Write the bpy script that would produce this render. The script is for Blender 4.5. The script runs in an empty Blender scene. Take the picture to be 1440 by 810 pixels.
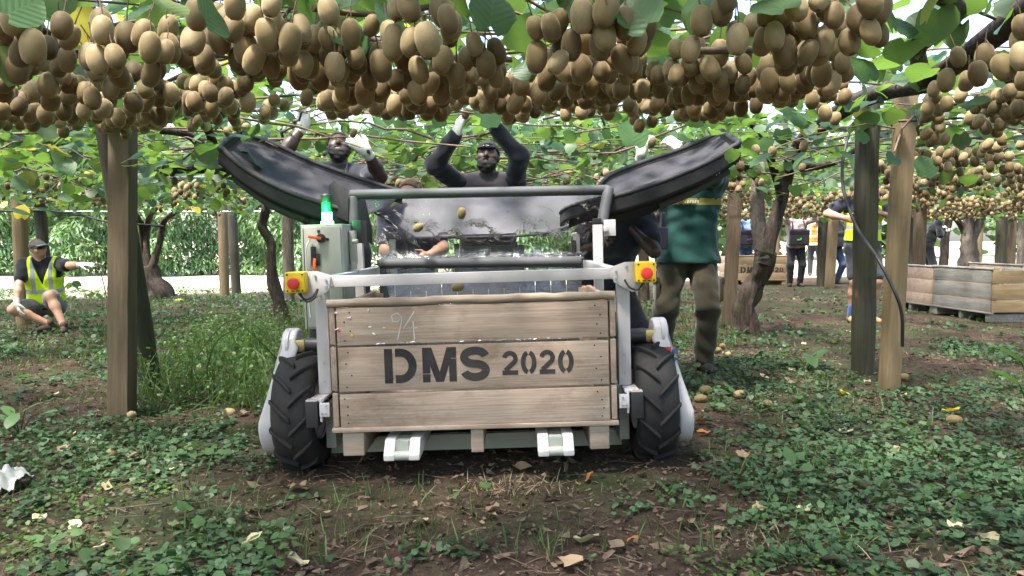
import bpy, bmesh, math, random
import numpy as np
from mathutils import Vector, Matrix, Euler, noise

random.seed(7)
rng = np.random.default_rng(7)
sc = bpy.context.scene
COL = sc.collection
R = math.radians

# ------------------------------------------------------------------ camera
CAM_H, FPX, PITCH = 1.02, 1080.0, R(3.6)
cam = bpy.data.cameras.new('camera')
cam.sensor_width = 36.0
cam.lens = 36.0 * FPX / 1440.0
cam.clip_start, cam.clip_end = 0.05, 2000
camo = bpy.data.objects.new('camera', cam)
COL.objects.link(camo)
camo.location = (0, 0, CAM_H)
camo.rotation_euler = (R(90) - PITCH, 0, 0)
sc.camera = camo

# ------------------------------------------------------------------ light
SUN_EL, SUN_AZ = R(66), R(222)          # azimuth clockwise from +Y
sun = bpy.data.lights.new('sun', 'SUN')
sun.energy = 2.6
sun.angle = R(9)
sun.color = (1.0, 0.95, 0.87)
suno = bpy.data.objects.new('sun', sun)
COL.objects.link(suno)
sdir = Vector((math.sin(SUN_AZ) * math.cos(SUN_EL), math.cos(SUN_AZ) * math.cos(SUN_EL), math.sin(SUN_EL)))
suno.rotation_euler = sdir.to_track_quat('Z', 'Y').to_euler()
suno.location = sdir * 30

world = bpy.data.worlds.new('World')
sc.world = world
world.use_nodes = True
wn = world.node_tree
sky = wn.nodes.new('ShaderNodeTexSky')
sky.sky_type = 'NISHITA'
sky.sun_disc = False
sky.sun_elevation = SUN_EL
sky.sun_rotation = SUN_AZ
sky.air_density = 1.0
sky.dust_density = 3.0
sky.ozone_density = 0.6
wn.nodes['Background'].inputs['Strength'].default_value = 0.15
wn.links.new(sky.outputs[0], wn.nodes['Background'].inputs['Color'])

vs = sc.view_settings
vs.view_transform = 'Standard'
vs.look = 'None'
vs.gamma = 1.0
vs.use_curve_mapping = False
vs.exposure = 2.38

cy = sc.cycles
cy.use_denoising = True
cy.max_bounces = 8
cy.diffuse_bounces = 4
cy.glossy_bounces = 3
cy.transmission_bounces = 4
cy.transparent_max_bounces = 10
cy.sample_clamp_indirect = 6
cy.caustics_reflective = False
cy.caustics_refractive = False

# ------------------------------------------------------------------ small maths
def px(u, v, y):
    """photograph pixel (1440 wide) at depth y -> world point"""
    a, b = (u - 720) / FPX, (405 - v) / FPX
    d = Vector((a, math.cos(PITCH) + b * math.sin(PITCH), -math.sin(PITCH) + b * math.cos(PITCH)))
    return Vector((0, 0, CAM_H)) + d * (y / d.y)

def smooth(t):
    t = min(1, max(0, t))
    return t * t * (3 - 2 * t)

SLOPE = 0.0297
def gz(x, y):
    """ground height"""
    a = max(-1.4, min(1.4, x + 0.15))
    s = SLOPE * a * (1 - smooth((y - 5.5) / 6))
    n = 0.030 * noise.noise(Vector((x * 0.5, y * 0.5, 3.1))) + 0.016 * noise.noise(Vector((x * 1.9, y * 1.9, 7.7)))
    if abs(x + 0.15) < 1.5 and 2.8 < y < 4.4:
        n *= 0.3
    return s + n

def lerp(a, b, t):
    return a + (b - a) * t

# ------------------------------------------------------------------ object helpers
def link(o, parent=None):
    COL.objects.link(o)
    if parent is not None:
        o.parent = parent
    return o

def tag(o, label, cat, group=None, kind=None):
    if label: o['label'] = label
    if cat: o['category'] = cat
    if group: o['group'] = group
    if kind: o['kind'] = kind
    return o

def thing(name, label, cat, loc=(0, 0, 0), rot=(0, 0, 0), group=None):
    o = bpy.data.objects.new(name, None)
    o.empty_display_size = 0.05
    COL.objects.link(o)
    o.location = loc
    o.rotation_euler = rot
    return tag(o, label, cat, group)

def copy_tree(o, parent=None):
    c = o.copy()
    COL.objects.link(c)
    c.parent = parent
    for ch in list(o.children):
        copy_tree(ch, c)
    return c

def np_mesh(name, V, F, mats=(), smooth_shade=True, attrs=None, matidx=None):
    """V (n,3); F (m,k) int array, or list of such arrays with different k"""
    V = np.asarray(V, dtype=np.float32)
    Fs = F if isinstance(F, (list, tuple)) else [F]
    Fs = [np.asarray(f, dtype=np.int32) for f in Fs if len(f)]
    me = bpy.data.meshes.new(name)
    me.vertices.add(len(V))
    me.vertices.foreach_set('co', V.ravel())
    loops = np.concatenate([f.ravel() for f in Fs])
    tot = np.concatenate([np.full(len(f), f.shape[1], dtype=np.int32) for f in Fs])
    start = np.concatenate([[0], np.cumsum(tot)[:-1]]).astype(np.int32)
    me.loops.add(len(loops))
    me.loops.foreach_set('vertex_index', loops)
    me.polygons.add(len(tot))
    me.polygons.foreach_set('loop_start', start)
    me.polygons.foreach_set('loop_total', tot)
    if matidx is not None:
        me.polygons.foreach_set('material_index', np.asarray(matidx, dtype=np.int32))
    for m in mats:
        me.materials.append(m)
    me.update(calc_edges=True)
    me.validate()
    me.polygons.foreach_set('use_smooth', np.full(len(me.polygons), smooth_shade))
    if attrs:
        for k, a in attrs.items():
            at = me.attributes.new(k, 'FLOAT', 'POINT')
            at.data.foreach_set('value', np.asarray(a, dtype=np.float32))
    return me

class MB:
    """collects shapes, builds one mesh object"""
    def __init__(self):
        self.v, self.f = [], []
    def add(self, vs, fs):
        n = len(self.v)
        self.v += [tuple(p) for p in vs]
        self.f += [tuple(i + n for i in f) for f in fs]
        return self
    def box(self, c, s, rot=None):
        M = rot.to_matrix() if isinstance(rot, Euler) else (rot or Matrix.Identity(3))
        c = Vector(c)
        P = [c + M @ Vector((sx * s[0] / 2, sy * s[1] / 2, sz * s[2] / 2)) for sz in (-1, 1) for sy in (-1, 1) for sx in (-1, 1)]
        return self.add(P, [(0, 2, 3, 1), (4, 5, 7, 6), (0, 1, 5, 4), (2, 6, 7, 3), (0, 4, 6, 2), (1, 3, 7, 5)])
    def box2(self, lo, hi):
        lo, hi = Vector(lo), Vector(hi)
        return self.box((lo + hi) / 2, hi - lo)
    def bar(self, p0, p1, w, h, up=(0, 0, 1)):
        p0, p1 = Vector(p0), Vector(p1)
        d = (p1 - p0).normalized()
        up = Vector(up)
        s = d.cross(up)
        if s.length < 1e-4: s = d.cross(Vector((1, 0, 0)))
        s.normalize(); u = s.cross(d)
        P = []
        for p in (p0, p1):
            for a, b in ((-1, -1), (1, -1), (1, 1), (-1, 1)):
                P.append(p + s * a * w / 2 + u * b * h / 2)
        return self.add(P, [(0, 1, 2, 3), (7, 6, 5, 4), (0, 4, 5, 1), (1, 5, 6, 2), (2, 6, 7, 3), (3, 7, 4, 0)])
    def tube(self, path, rad, n=10, caps=True, jitter=0.0):
        path = [Vector(p) for p in path]
        if not hasattr(rad, '__len__'): rad = [rad] * len(path)
        P, fs = [], []
        t0 = (path[1] - path[0]).normalized()
        ref = Vector((0, 0, 1)) if abs(t0.z) < 0.9 else Vector((1, 0, 0))
        s = t0.cross(ref).normalized()
        for i, p in enumerate(path):
            if i == 0: t = path[1] - path[0]
            elif i == len(path) - 1: t = path[-1] - path[-2]
            else: t = path[i + 1] - path[i - 1]
            t.normalize()
            s = (s - t * s.dot(t))
            if s.length < 1e-5: s = t.orthogonal()
            s.normalize()
            u = t.cross(s)
            for k in range(n):
                a = 2 * math.pi * k / n
                r = rad[i] * (1 + (random.uniform(-jitter, jitter) if jitter else 0))
                P.append(p + (s * math.cos(a) + u * math.sin(a)) * r)
        for i in range(len(path) - 1):
            for k in range(n):
                a, b = i * n + k, i * n + (k + 1) % n
                fs.append((a, b, b + n, a + n))
        if caps:
            fs.append(tuple(range(n - 1, -1, -1)))
            m = (len(path) - 1) * n
            fs.append(tuple(range(m, m + n)))
        return self.add(P, fs)
    def cyl(self, p0, p1, r0, r1=None, n=20):
        return self.tube([p0, p1], [r0, r0 if r1 is None else r1], n)
    def lathe(self, prof, origin, axis='x', n=32):
        """prof list of (radius, along); axis is the spin axis"""
        o = Vector(origin)
        ax = {'x': (Vector((1, 0, 0)), Vector((0, 1, 0)), Vector((0, 0, 1))),
              'y': (Vector((0, 1, 0)), Vector((0, 0, 1)), Vector((1, 0, 0))),
              'z': (Vector((0, 0, 1)), Vector((1, 0, 0)), Vector((0, 1, 0)))}[axis]
        P, fs = [], []
        for r, t in prof:
            for k in range(n):
                a = 2 * math.pi * k / n
                P.append(o + ax[0] * t + (ax[1] * math.cos(a) + ax[2] * math.sin(a)) * r)
        for i in range(len(prof) - 1):
            for k in range(n):
                a, b = i * n + k, i * n + (k + 1) % n
                fs.append((a, b, b + n, a + n))
        return self.add(P, fs)
    def prism(self, poly, off):
        """poly list of 3d points, extruded by vector off"""
        n = len(poly)
        off = Vector(off)
        P = [Vector(p) for p in poly] + [Vector(p) + off for p in poly]
        fs = [tuple(range(n - 1, -1, -1)), tuple(range(n, 2 * n))]
        fs += [(i, (i + 1) % n, (i + 1) % n + n, i + n) for i in range(n)]
        return self.add(P, fs)
    def mesh(self, name, mat, bevel=0, seg=2, angle=35, smooth_shade=True):
        bm = bmesh.new()
        for p in self.v: bm.verts.new(p)
        bm.verts.ensure_lookup_table()
        for f in self.f:
            try: bm.faces.new([bm.verts[i] for i in f])
            except ValueError: pass
        bmesh.ops.recalc_face_normals(bm, faces=bm.faces)
        if bevel:
            es = [e for e in bm.edges if len(e.link_faces) == 2 and e.calc_face_angle(0) > R(angle)]
            bmesh.ops.bevel(bm, geom=es, offset=bevel, segments=seg, profile=0.6, affect='EDGES', clamp_overlap=True)
        me = bpy.data.meshes.new(name)
        bm.to_mesh(me); bm.free()
        me.materials.append(mat)
        if smooth_shade:
            me.polygons.foreach_set('use_smooth', np.ones(len(me.polygons), dtype=bool))
            me.set_sharp_from_angle(angle=R(angle))
        return me
    def build(self, name, mat, parent=None, **kw):
        o = bpy.data.objects.new(name, self.mesh(name, mat, **kw))
        return link(o, parent)

def catmull(pts, n=6):
    pts = [Vector(p) for p in pts]
    P = [pts[0] * 2 - pts[1]] + pts + [pts[-1] * 2 - pts[-2]]
    out = []
    for i in range(1, len(P) - 2):
        a, b, c, d = P[i - 1:i + 3]
        for k in range(n):
            t = k / n
            out.append(0.5 * ((2 * b) + (c - a) * t + (2 * a - 5 * b + 4 * c - d) * t * t + (3 * b - a - 3 * c + d) * t ** 3))
    out.append(pts[-1])
    return out

# ------------------------------------------------------------------ materials
def nodemat(name):
    m = bpy.data.materials.new(name)
    m.use_nodes = True
    nt = m.node_tree
    return m, nt, nt.nodes['Principled BSDF'], nt.nodes['Material Output']

def nd(nt, typ, **kw):
    n = nt.nodes.new(typ)
    for k, v in kw.items():
        if k in n.inputs.keys() if isinstance(k, str) else False:
            n.inputs[k].default_value = v
        else:
            setattr(n, k, v)
    return n

def ramp(nt, fac, stops):
    r = nt.nodes.new('ShaderNodeValToRGB')
    e = r.color_ramp.elements
    while len(e) > 1: e.remove(e[-1])
    for i, (p, c) in enumerate(stops):
        el = e[0] if i == 0 else e.new(p)
        el.position = p
        el.color = (c[0], c[1], c[2], 1)
    nt.links.new(fac, r.inputs[0])
    return r.outputs[0]

def mixc(nt, fac, a, b, mode='MIX'):
    m = nt.nodes.new('ShaderNodeMix')
    m.data_type = 'RGBA'
    m.blend_type = mode
    for s, i in ((fac, 0), (a, 6), (b, 7)):
        if isinstance(s, (int, float)): m.inputs[i].default_value = s
        elif isinstance(s, tuple): m.inputs[i].default_value = (*s, 1) if len(s) == 3 else s
        else: nt.links.new(s, m.inputs[i])
    return m.outputs[2]

def tex_noise(nt, scale, detail=4, rough=0.6, vec=None, dist=0.0):
    n = nt.nodes.new('ShaderNodeTexNoise')
    n.inputs['Scale'].default_value = scale
    n.inputs['Detail'].default_value = detail
    n.inputs['Roughness'].default_value = rough
    n.inputs['Distortion'].default_value = dist
    if vec is not None: nt.links.new(vec, n.inputs['Vector'])
    return n.outputs['Fac']

def mapped(nt, scale=(1, 1, 1), coord='Object', off=None):
    tc = nt.nodes.new('ShaderNodeTexCoord')
    mp = nt.nodes.new('ShaderNodeMapping')
    mp.inputs['Scale'].default_value = scale
    src = tc.outputs[coord]
    if off:
        oi = nt.nodes.new('ShaderNodeObjectInfo')
        ad = nt.nodes.new('ShaderNodeVectorMath'); ad.operation = 'ADD'
        sc_ = nt.nodes.new('ShaderNodeMath'); sc_.operation = 'MULTIPLY'; sc_.inputs[1].default_value = 37.0
        nt.links.new(oi.outputs['Random'], sc_.inputs[0])
        nt.links.new(src, ad.inputs[0]); nt.links.new(sc_.outputs[0], ad.inputs[1])
        src = ad.outputs[0]
    nt.links.new(src, mp.inputs['Vector'])
    return mp.outputs[0]

def bump(nt, bs, h, strength=0.3, dist=0.01):
    b = nt.nodes.new('ShaderNodeBump')
    b.inputs['Strength'].default_value = strength
    b.inputs['Distance'].default_value = dist
    nt.links.new(h, b.inputs['Height'])
    nt.links.new(b.outputs[0], bs.inputs['Normal'])

def plain(name, col, rough=0.6, metal=0.0, var=0.15, nscale=8, bmp=0.0, dirt=None, spec=0.5):
    m, nt, bs, out = nodemat(name)
    v = mapped(nt, off=True)
    n = tex_noise(nt, nscale, 5, 0.65, v)
    dk = tuple(c * (1 - var) for c in col)
    lt = tuple(min(1, c * (1 + var)) for c in col)
    c = ramp(nt, n, [(0.3, dk), (0.7, lt)])
    if dirt:
        n2 = tex_noise(nt, nscale * 0.7, 8, 0.75, v)
        f = ramp(nt, n2, [(0.52, (0, 0, 0)), (0.75, (1, 1, 1))])
        c = mixc(nt, f, c, dirt)
    nt.links.new(c, bs.inputs['Base Color'])
    bs.inputs['Roughness'].default_value = rough
    bs.inputs['Metallic'].default_value = metal
    bs.inputs['Specular IOR Level'].default_value = spec
    if bmp:
        bump(nt, bs, tex_noise(nt, nscale * 12, 3, 0.6, v), bmp, 0.004)
    return m

def wood(name, cols, rough=0.75, stain=(0.10, 0.075, 0.055), axis=0, stain_amt=0.6):
    m, nt, bs, out = nodemat(name)
    s = [9.0, 9.0, 9.0]; s[axis] = 0.7
    v = mapped(nt, tuple(s), off=True)
    g = tex_noise(nt, 3.0, 6, 0.65, v, 0.6)
    c = ramp(nt, g, [(0.25, cols[0]), (0.5, cols[1]), (0.75, cols[2])])
    s2 = [60.0, 60.0, 60.0]; s2[axis] = 1.6
    v2 = mapped(nt, tuple(s2), off=True)
    fine = tex_noise(nt, 2.0, 3, 0.5, v2)
    c = mixc(nt, 0.22, c, ramp(nt, fine, [(0.3, (0.25, 0.22, 0.2)), (0.65, (1, 1, 1))]), 'MULTIPLY')
    # knots and stains
    s3 = [2.2, 2.2, 2.2]; s3[axis] = 1.1
    v3 = mapped(nt, tuple(s3), off=True)
    st = tex_noise(nt, 2.4, 7, 0.7, v3, 0.3)
    f = ramp(nt, st, [(0.48, (0, 0, 0)), (0.70, (stain_amt,) * 3)])
    c = mixc(nt, f, c, stain)
    vo = nt.nodes.new('ShaderNodeTexVoronoi'); vo.inputs['Scale'].default_value = 2.3
    v4 = mapped(nt, tuple(2.4 if i != axis else 1.2 for i in range(3)), off=True)
    nt.links.new(v4, vo.inputs['Vector'])
    kf = ramp(nt, vo.outputs['Distance'], [(0.04, (0.9,) * 3), (0.11, (0, 0, 0))])
    c = mixc(nt, kf, c, (0.16, 0.085, 0.05))
    nt.links.new(c, bs.inputs['Base Color'])
    bs.inputs['Roughness'].default_value = rough
    bs.inputs['Specular IOR Level'].default_value = 0.25
    bump(nt, bs, fine, 0.35, 0.004)
    return m

def leafmat(name, top, under, trans, hue=0.12, rough=0.45, tmix=0.45, yellow=None, attr='rnd'):
    m, nt, bs, out = nodemat(name)
    at = nt.nodes.new('ShaderNodeAttribute'); at.attribute_name = attr
    geo = nt.nodes.new('ShaderNodeNewGeometry')
    t = ramp(nt, at.outputs['Fac'], [(0.0, tuple(c * 0.55 for c in top)), (0.5, top), (0.965, tuple(min(1, c * 1.5) for c in top))] + ([(0.985, yellow)] if yellow else []))
    u = ramp(nt, at.outputs['Fac'], [(0.0, tuple(c * 0.7 for c in under)), (1.0, tuple(min(1, c * 1.3) for c in under))])
    c = mixc(nt, geo.outputs['Backfacing'], t, u)
    v = mapped(nt, (1, 1, 1))
    c = mixc(nt, 0.5, c, ramp(nt, tex_noise(nt, 35, 3, 0.6, v), [(0.3, (0.6, 0.6, 0.6)), (0.7, (1, 1, 1))]), 'MULTIPLY')
    nt.links.new(c, bs.inputs['Base Color'])
    bs.inputs['Roughness'].default_value = rough
    bs.inputs['Specular IOR Level'].default_value = 0.4
    tr = nt.nodes.new('ShaderNodeBsdfTranslucent')
    tc = ramp(nt, at.outputs['Fac'], [(0.0, tuple(c_ * 0.6 for c_ in trans)), (0.6, trans), (0.965, tuple(min(1, c_ * 1.2) for c_ in trans))] + ([(0.985, tuple(min(1, k * 1.3) for k in yellow))] if yellow else []))
    nt.links.new(tc, tr.inputs['Color'])
    mx = nt.nodes.new('ShaderNodeMixShader'); mx.inputs[0].default_value = tmix
    nt.links.new(bs.outputs[0], mx.inputs[1]); nt.links.new(tr.outputs[0], mx.inputs[2])
    nt.links.new(mx.outputs[0], out.inputs['Surface'])
    return m

M = {}
M['leaf'] = leafmat('vine_leaf', (0.045, 0.10, 0.035), (0.13, 0.18, 0.115), (0.17, 0.31, 0.045), tmix=.36, yellow=(0.42, 0.38, 0.05))
def veined(m):
    """midrib and side veins in a leaf's own coordinates"""
    nt = m.node_tree; bs = nt.nodes['Principled BSDF']
    tc = nt.nodes.new('ShaderNodeTexCoord'); sp = nt.nodes.new('ShaderNodeSeparateXYZ'); nt.links.new(tc.outputs['Object'], sp.inputs[0])
    def mth(op, a, b=None):
        n = nt.nodes.new('ShaderNodeMath'); n.operation = op
        for i, q in enumerate((a, b)):
            if q is None: continue
            if isinstance(q, (int, float)): n.inputs[i].default_value = q
            else: nt.links.new(q, n.inputs[i])
        return n.outputs[0]
    ax = mth('ABSOLUTE', sp.outputs['X'])
    side = mth('ABSOLUTE', mth('SUBTRACT', mth('FRACT', mth('MULTIPLY', mth('SUBTRACT', sp.outputs['Y'], mth('MULTIPLY', ax, .75)), 3.2)), .5))
    f = mth('MAXIMUM', mth('LESS_THAN', ax, .028), mth('GREATER_THAN', side, .475))
    for link_ in list(nt.links):
        if link_.to_socket == bs.inputs['Base Color']: src = link_.from_socket
    nt.links.new(mixc(nt, mth('MULTIPLY', f, .22), src, (.16, .24, .10)), bs.inputs['Base Color'])
    bump(nt, bs, mth('SUBTRACT', 1.0, side), .10, .04)
    return m
M['leaf_near'] = veined(leafmat('near_vine_leaf', (0.045, 0.10, 0.035), (0.13, 0.18, 0.115), (0.17, 0.31, 0.045), tmix=.36, yellow=(0.42, 0.38, 0.05)))
M['cover'] = leafmat('ground_leaf', (0.050, 0.098, 0.038), (0.06, 0.10, 0.05), (0.07, 0.18, 0.04), tmix=0.22, rough=0.5)
M['grass'] = leafmat('grass_blade', (0.07, 0.13, 0.03), (0.07, 0.12, 0.035), (0.16, 0.28, 0.04), tmix=0.3)
M['bamboo'] = leafmat('bamboo_leaf', (0.15, 0.26, 0.11), (0.18, 0.27, 0.14), (0.22, 0.38, 0.08), tmix=0.3)
M['bush'] = leafmat('bush_leaf', (0.08, 0.15, 0.05), (0.10, 0.16, 0.07), (0.2, 0.34, 0.07), tmix=0.3)
M['dryleaf'] = leafmat('dry_leaf', (0.30, 0.21, 0.13), (0.36, 0.29, 0.19), (0.3, 0.2, 0.08), tmix=0.12, rough=0.8)
M['litter'] = leafmat('leaf_litter', (0.13, 0.088, 0.060), (0.15, 0.105, 0.07), (0.1, 0.06, 0.03), tmix=0.05, rough=0.9)
M['paleleaf'] = leafmat('pale_dry_leaf', (0.46, 0.40, 0.24), (0.5, 0.46, 0.32), (0.4, 0.32, 0.12), tmix=0.12, rough=0.8)
M['orangeleaf'] = leafmat('orange_dry_leaf', (0.36, 0.14, 0.045), (0.30, 0.15, 0.07), (0.4, 0.15, 0.03), tmix=0.12, rough=0.7)
M['yellowleaf'] = leafmat('yellow_leaf', (0.55, 0.45, 0.04), (0.5, 0.45, 0.1), (0.6, 0.5, 0.03), tmix=0.3)

def fruit_material():
    m, nt, bs, out = nodemat('kiwifruit_skin')
    v = mapped(nt)
    oi = nt.nodes.new('ShaderNodeObjectInfo')
    at = nt.nodes.new('ShaderNodeAttribute'); at.attribute_name = 'rnd'
    ad = nt.nodes.new('ShaderNodeMath'); ad.operation = 'ADD'
    nt.links.new(oi.outputs['Random'], ad.inputs[0]); nt.links.new(at.outputs['Fac'], ad.inputs[1])
    fr = nt.nodes.new('ShaderNodeMath'); fr.operation = 'FRACT'
    nt.links.new(ad.outputs[0], fr.inputs[0])
    base = ramp(nt, fr.outputs[0], [(0, (0.095, 0.064, 0.026)), (0.5, (0.185, 0.132, 0.054)), (1, (0.31, 0.235, 0.125))])
    n = tex_noise(nt, 55, 5, 0.7, v)
    c = mixc(nt, 0.5, base, ramp(nt, n, [(0.3, (0.62, 0.6, 0.55)), (0.65, (1, 1, 1))]), 'MULTIPLY')
    n2 = tex_noise(nt, 420, 2, 0.5, v)
    c = mixc(nt, ramp(nt, n2, [(0.56, (0, 0, 0)), (0.72, (0.35,) * 3)]), c, (0.10, 0.06, 0.025))
    sp = nt.nodes.new('ShaderNodeSeparateXYZ'); nt.links.new(v, sp.inputs[0])       # dark calyx end
    mr = nt.nodes.new('ShaderNodeMapRange'); mr.inputs['From Min'].default_value = -.0345; mr.inputs['From Max'].default_value = -.0352
    nt.links.new(sp.outputs['Z'], mr.inputs['Value'])
    c = mixc(nt, mr.outputs[0], c, (.035, .022, .012))
    nt.links.new(c, bs.inputs['Base Color'])
    bs.inputs['Roughness'].default_value = 0.62
    bs.inputs['Specular IOR Level'].default_value = 0.3
    bs.inputs['Sheen Weight'].default_value = 0.35
    bs.inputs['Sheen Roughness'].default_value = 0.5
    bs.inputs['Sheen Tint'].default_value = (0.9, 0.75, 0.5, 1)
    bump(nt, bs, n2, 0.12, 0.002)
    return m
M['fruit'] = fruit_material()

def bark_material(name, c0, c1, c2, scale=1.0):
    m, nt, bs, out = nodemat(name)
    v = mapped(nt, (14 * scale, 14 * scale, 3 * scale))
    n = tex_noise(nt, 2.2, 8, 0.75, v, 0.8)
    c = ramp(nt, n, [(0.3, c0), (0.5, c1), (0.72, c2)])
    v2 = mapped(nt, (3, 3, 3))
    f = ramp(nt, tex_noise(nt, 2.0, 4, 0.6, v2), [(0.55, (0, 0, 0)), (0.7, (0.5,) * 3)])
    c = mixc(nt, f, c, (0.14, 0.15, 0.09))
    nt.links.new(c, bs.inputs['Base Color'])
    bs.inputs['Roughness'].default_value = 0.9
    bs.inputs['Specular IOR Level'].default_value = 0.2
    bump(nt, bs, n, 0.9, 0.02)
    return m
M['bark'] = bark_material('vine_bark', (0.022, 0.016, 0.012), (0.058, 0.043, 0.034), (0.13, 0.103, 0.082))
M['bark_pale'] = bark_material('pale_bark', (0.05, 0.040, 0.032), (0.12, 0.098, 0.08), (0.22, 0.19, 0.16))
M['cane'] = plain('vine_cane', (0.115, 0.075, 0.05), 0.8, var=0.45, nscale=9, bmp=0.3)
M['post_new'] = wood('pine_post', [(0.135, 0.098, 0.052), (0.19, 0.140, 0.078), (0.24, 0.185, 0.11)], axis=2, stain_amt=0.35)
M['post_old'] = wood('weathered_post', [(0.080, 0.056, 0.034), (0.122, 0.088, 0.056), (0.165, 0.125, 0.083)], axis=2, stain_amt=0.5)
M['post_dark'] = wood('dark_treated_post', [(0.032, 0.03, 0.022), (0.058, 0.053, 0.038), (0.09, 0.083, 0.06)], axis=2, stain=(0.06, 0.075, 0.035))
M['bin_wood'] = wood('bin_board', [(0.26, 0.190, 0.140), (0.36, 0.275, 0.212), (0.46, 0.375, 0.305)], stain=(0.13, 0.09, 0.06), stain_amt=0.85)
M['bin_rail'] = wood('bin_rail', [(0.27, 0.20, 0.145), (0.36, 0.285, 0.22), (0.43, 0.36, 0.29)], stain=(0.18, 0.13, 0.09), stain_amt=0.7)
M['bin_inside'] = wood('bin_inner_board', [(0.26, 0.19, 0.14), (0.36, 0.27, 0.21), (0.44, 0.35, 0.28)], stain=(0.15, 0.11, 0.08), axis=1)
M['bin_grey'] = wood('weathered_bin_board', [(0.17, 0.16, 0.14), (0.25, 0.24, 0.215), (0.33, 0.32, 0.295)], stain=(0.11, 0.10, 0.085))
M['bin_yellow'] = wood('yellow_bin_board', [(0.25, 0.17, 0.095), (0.33, 0.235, 0.135), (0.39, 0.295, 0.185)], stain=(0.2, 0.14, 0.08))
M['bin_yellow_side'] = wood('yellow_bin_side', [(0.25, 0.17, 0.085), (0.33, 0.23, 0.125), (0.39, 0.29, 0.17)], stain=(0.17, 0.12, 0.07), axis=1)
M['ink'] = plain('stencil_ink', (0.028, 0.022, 0.022), 0.85, var=0.5, nscale=16)
M['chalk'] = plain('chalk', (0.55, 0.52, 0.5), 0.95, var=0.2)
M['white'] = plain('white_powder_coat', (0.52, 0.49, 0.50), 0.38, var=0.05, nscale=3, dirt=(0.40, 0.39, 0.36))
M['cabinet'] = plain('cabinet_paint', (0.36, 0.38, 0.33), 0.35, var=0.04, nscale=2)
M['fork_white'] = plain('chipped_white_paint', (0.54, 0.51, 0.49), 0.5, var=0.08, nscale=14, dirt=(0.32, 0.30, 0.27))
M['rubber'] = plain('tyre_rubber', (0.017, 0.016, 0.016), 0.75, var=0.3, nscale=7, bmp=0.25, dirt=(0.036, 0.031, 0.026), spec=0.35)
M['black'] = plain('black_plastic', (0.018, 0.018, 0.019), 0.5, var=0.2)
M['vinyl'] = plain('black_vinyl', (0.040, 0.039, 0.045), 0.8, var=0.3, nscale=10, bmp=0.5, spec=.3)
M['vinyl_rim'] = plain('black_padded_rim', (0.010, 0.010, 0.012), 0.7, var=0.3, nscale=20, bmp=0.3)
M['foam'] = plain('grey_foam_tube', (0.060, 0.062, 0.068), 0.7, var=0.1, nscale=6)
M['gold'] = plain('brass_gearbox', (0.42, 0.33, 0.15), 0.3, metal=0.9, var=0.1)
M['steel'] = plain('galvanised_steel', (0.42, 0.45, 0.48), 0.42, metal=0.7, var=0.12, nscale=20)
M['yellow'] = plain('safety_yellow', (0.80, 0.55, 0.01), 0.35, var=0.03)
M['red'] = plain('red_plastic', (0.62, 0.03, 0.035), 0.35, var=0.05)
M['orange'] = plain('orange_plastic', (0.75, 0.12, 0.03), 0.4, var=0.05)
M['silver'] = plain('silver_foil', (0.6, 0.6, 0.6), 0.3, metal=0.8)
M['paper'] = plain('paper_scrap', (0.75, 0.72, 0.68), 0.8)
M['blue'] = plain('blue_print', (0.05, 0.09, 0.3), 0.5)
M['hose'] = plain('black_hose', (0.012, 0.012, 0.013), 0.6)

# ================================================================== GROUND
def axis_grid(fine, step, far, growth=1.25):
    lo, hi = fine
    a = list(np.arange(lo, hi + 1e-6, step))
    s, p, up = step, hi, []
    while p < far:
        s *= growth; p += s; up.append(p)
    s, p, dn = step, lo, []
    while p > -far:
        s *= growth; p -= s; dn.append(p)
    return np.array(dn[::-1] + a + up)

def ground_material():
    m, nt, bs, out = nodemat('orchard_soil')
    v = mapped(nt)
    big = tex_noise(nt, 0.9, 5, 0.6, v)
    fine = tex_noise(nt, 26, 8, 0.75, v)
    mid = tex_noise(nt, 7, 6, 0.7, v, 0.4)
    soil = ramp(nt, fine, [(0.28, (0.024, 0.016, 0.011)), (0.5, (0.078, 0.052, 0.037)), (0.68, (0.14, 0.098, 0.070)), (0.82, (0.23, 0.175, 0.13))])
    dark = mixc(nt, ramp(nt, mid, [(0.35, (0.75,) * 3), (0.6, (0, 0, 0))]), soil, (0.032, 0.021, 0.015))
    green = ramp(nt, fine, [(0.3, (0.012, 0.028, 0.010)), (0.7, (0.05, 0.085, 0.03))])
    c = mixc(nt, ramp(nt, big, [(0.46, (0, 0, 0)), (0.6, (0.6,) * 3)]), dark, green)
    # beyond the vines: open dry grass
    tc = nt.nodes.new('ShaderNodeTexCoord')
    sp = nt.nodes.new('ShaderNodeSeparateXYZ'); nt.links.new(tc.outputs['Object'], sp.inputs[0])
    lim = nt.nodes.new('ShaderNodeMath'); lim.operation = 'MULTIPLY_ADD'   # y - edge(x)
    nt.links.new(sp.outputs['X'], lim.inputs[0]); lim.inputs[1].default_value = -0.45
    nt.links.new(sp.outputs['Y'], lim.inputs[2])
    wob = nt.nodes.new('ShaderNodeMath'); wob.operation = 'ADD'
    nt.links.new(lim.outputs[0], wob.inputs[0]); nt.links.new(tex_noise(nt, 0.8, 4, 0.6, v), wob.inputs[1])
    mr = nt.nodes.new('ShaderNodeMapRange')
    mr.inputs['From Min'].default_value = 17.2; mr.inputs['From Max'].default_value = 18.0
    nt.links.new(wob.outputs[0], mr.inputs['Value'])
    dry = ramp(nt, mid, [(0.3, (0.34, 0.32, 0.20)), (0.7, (0.52, 0.49, 0.36))])
    c = mixc(nt, mr.outputs[0], c, dry)
    nt.links.new(c, bs.inputs['Base Color'])
    bs.inputs['Roughness'].default_value = 0.95
    bs.inputs['Specular IOR Level'].default_value = 0.15
    bump(nt, bs, fine, 0.9, 0.03)
    return m
M['soil'] = ground_material()

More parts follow.
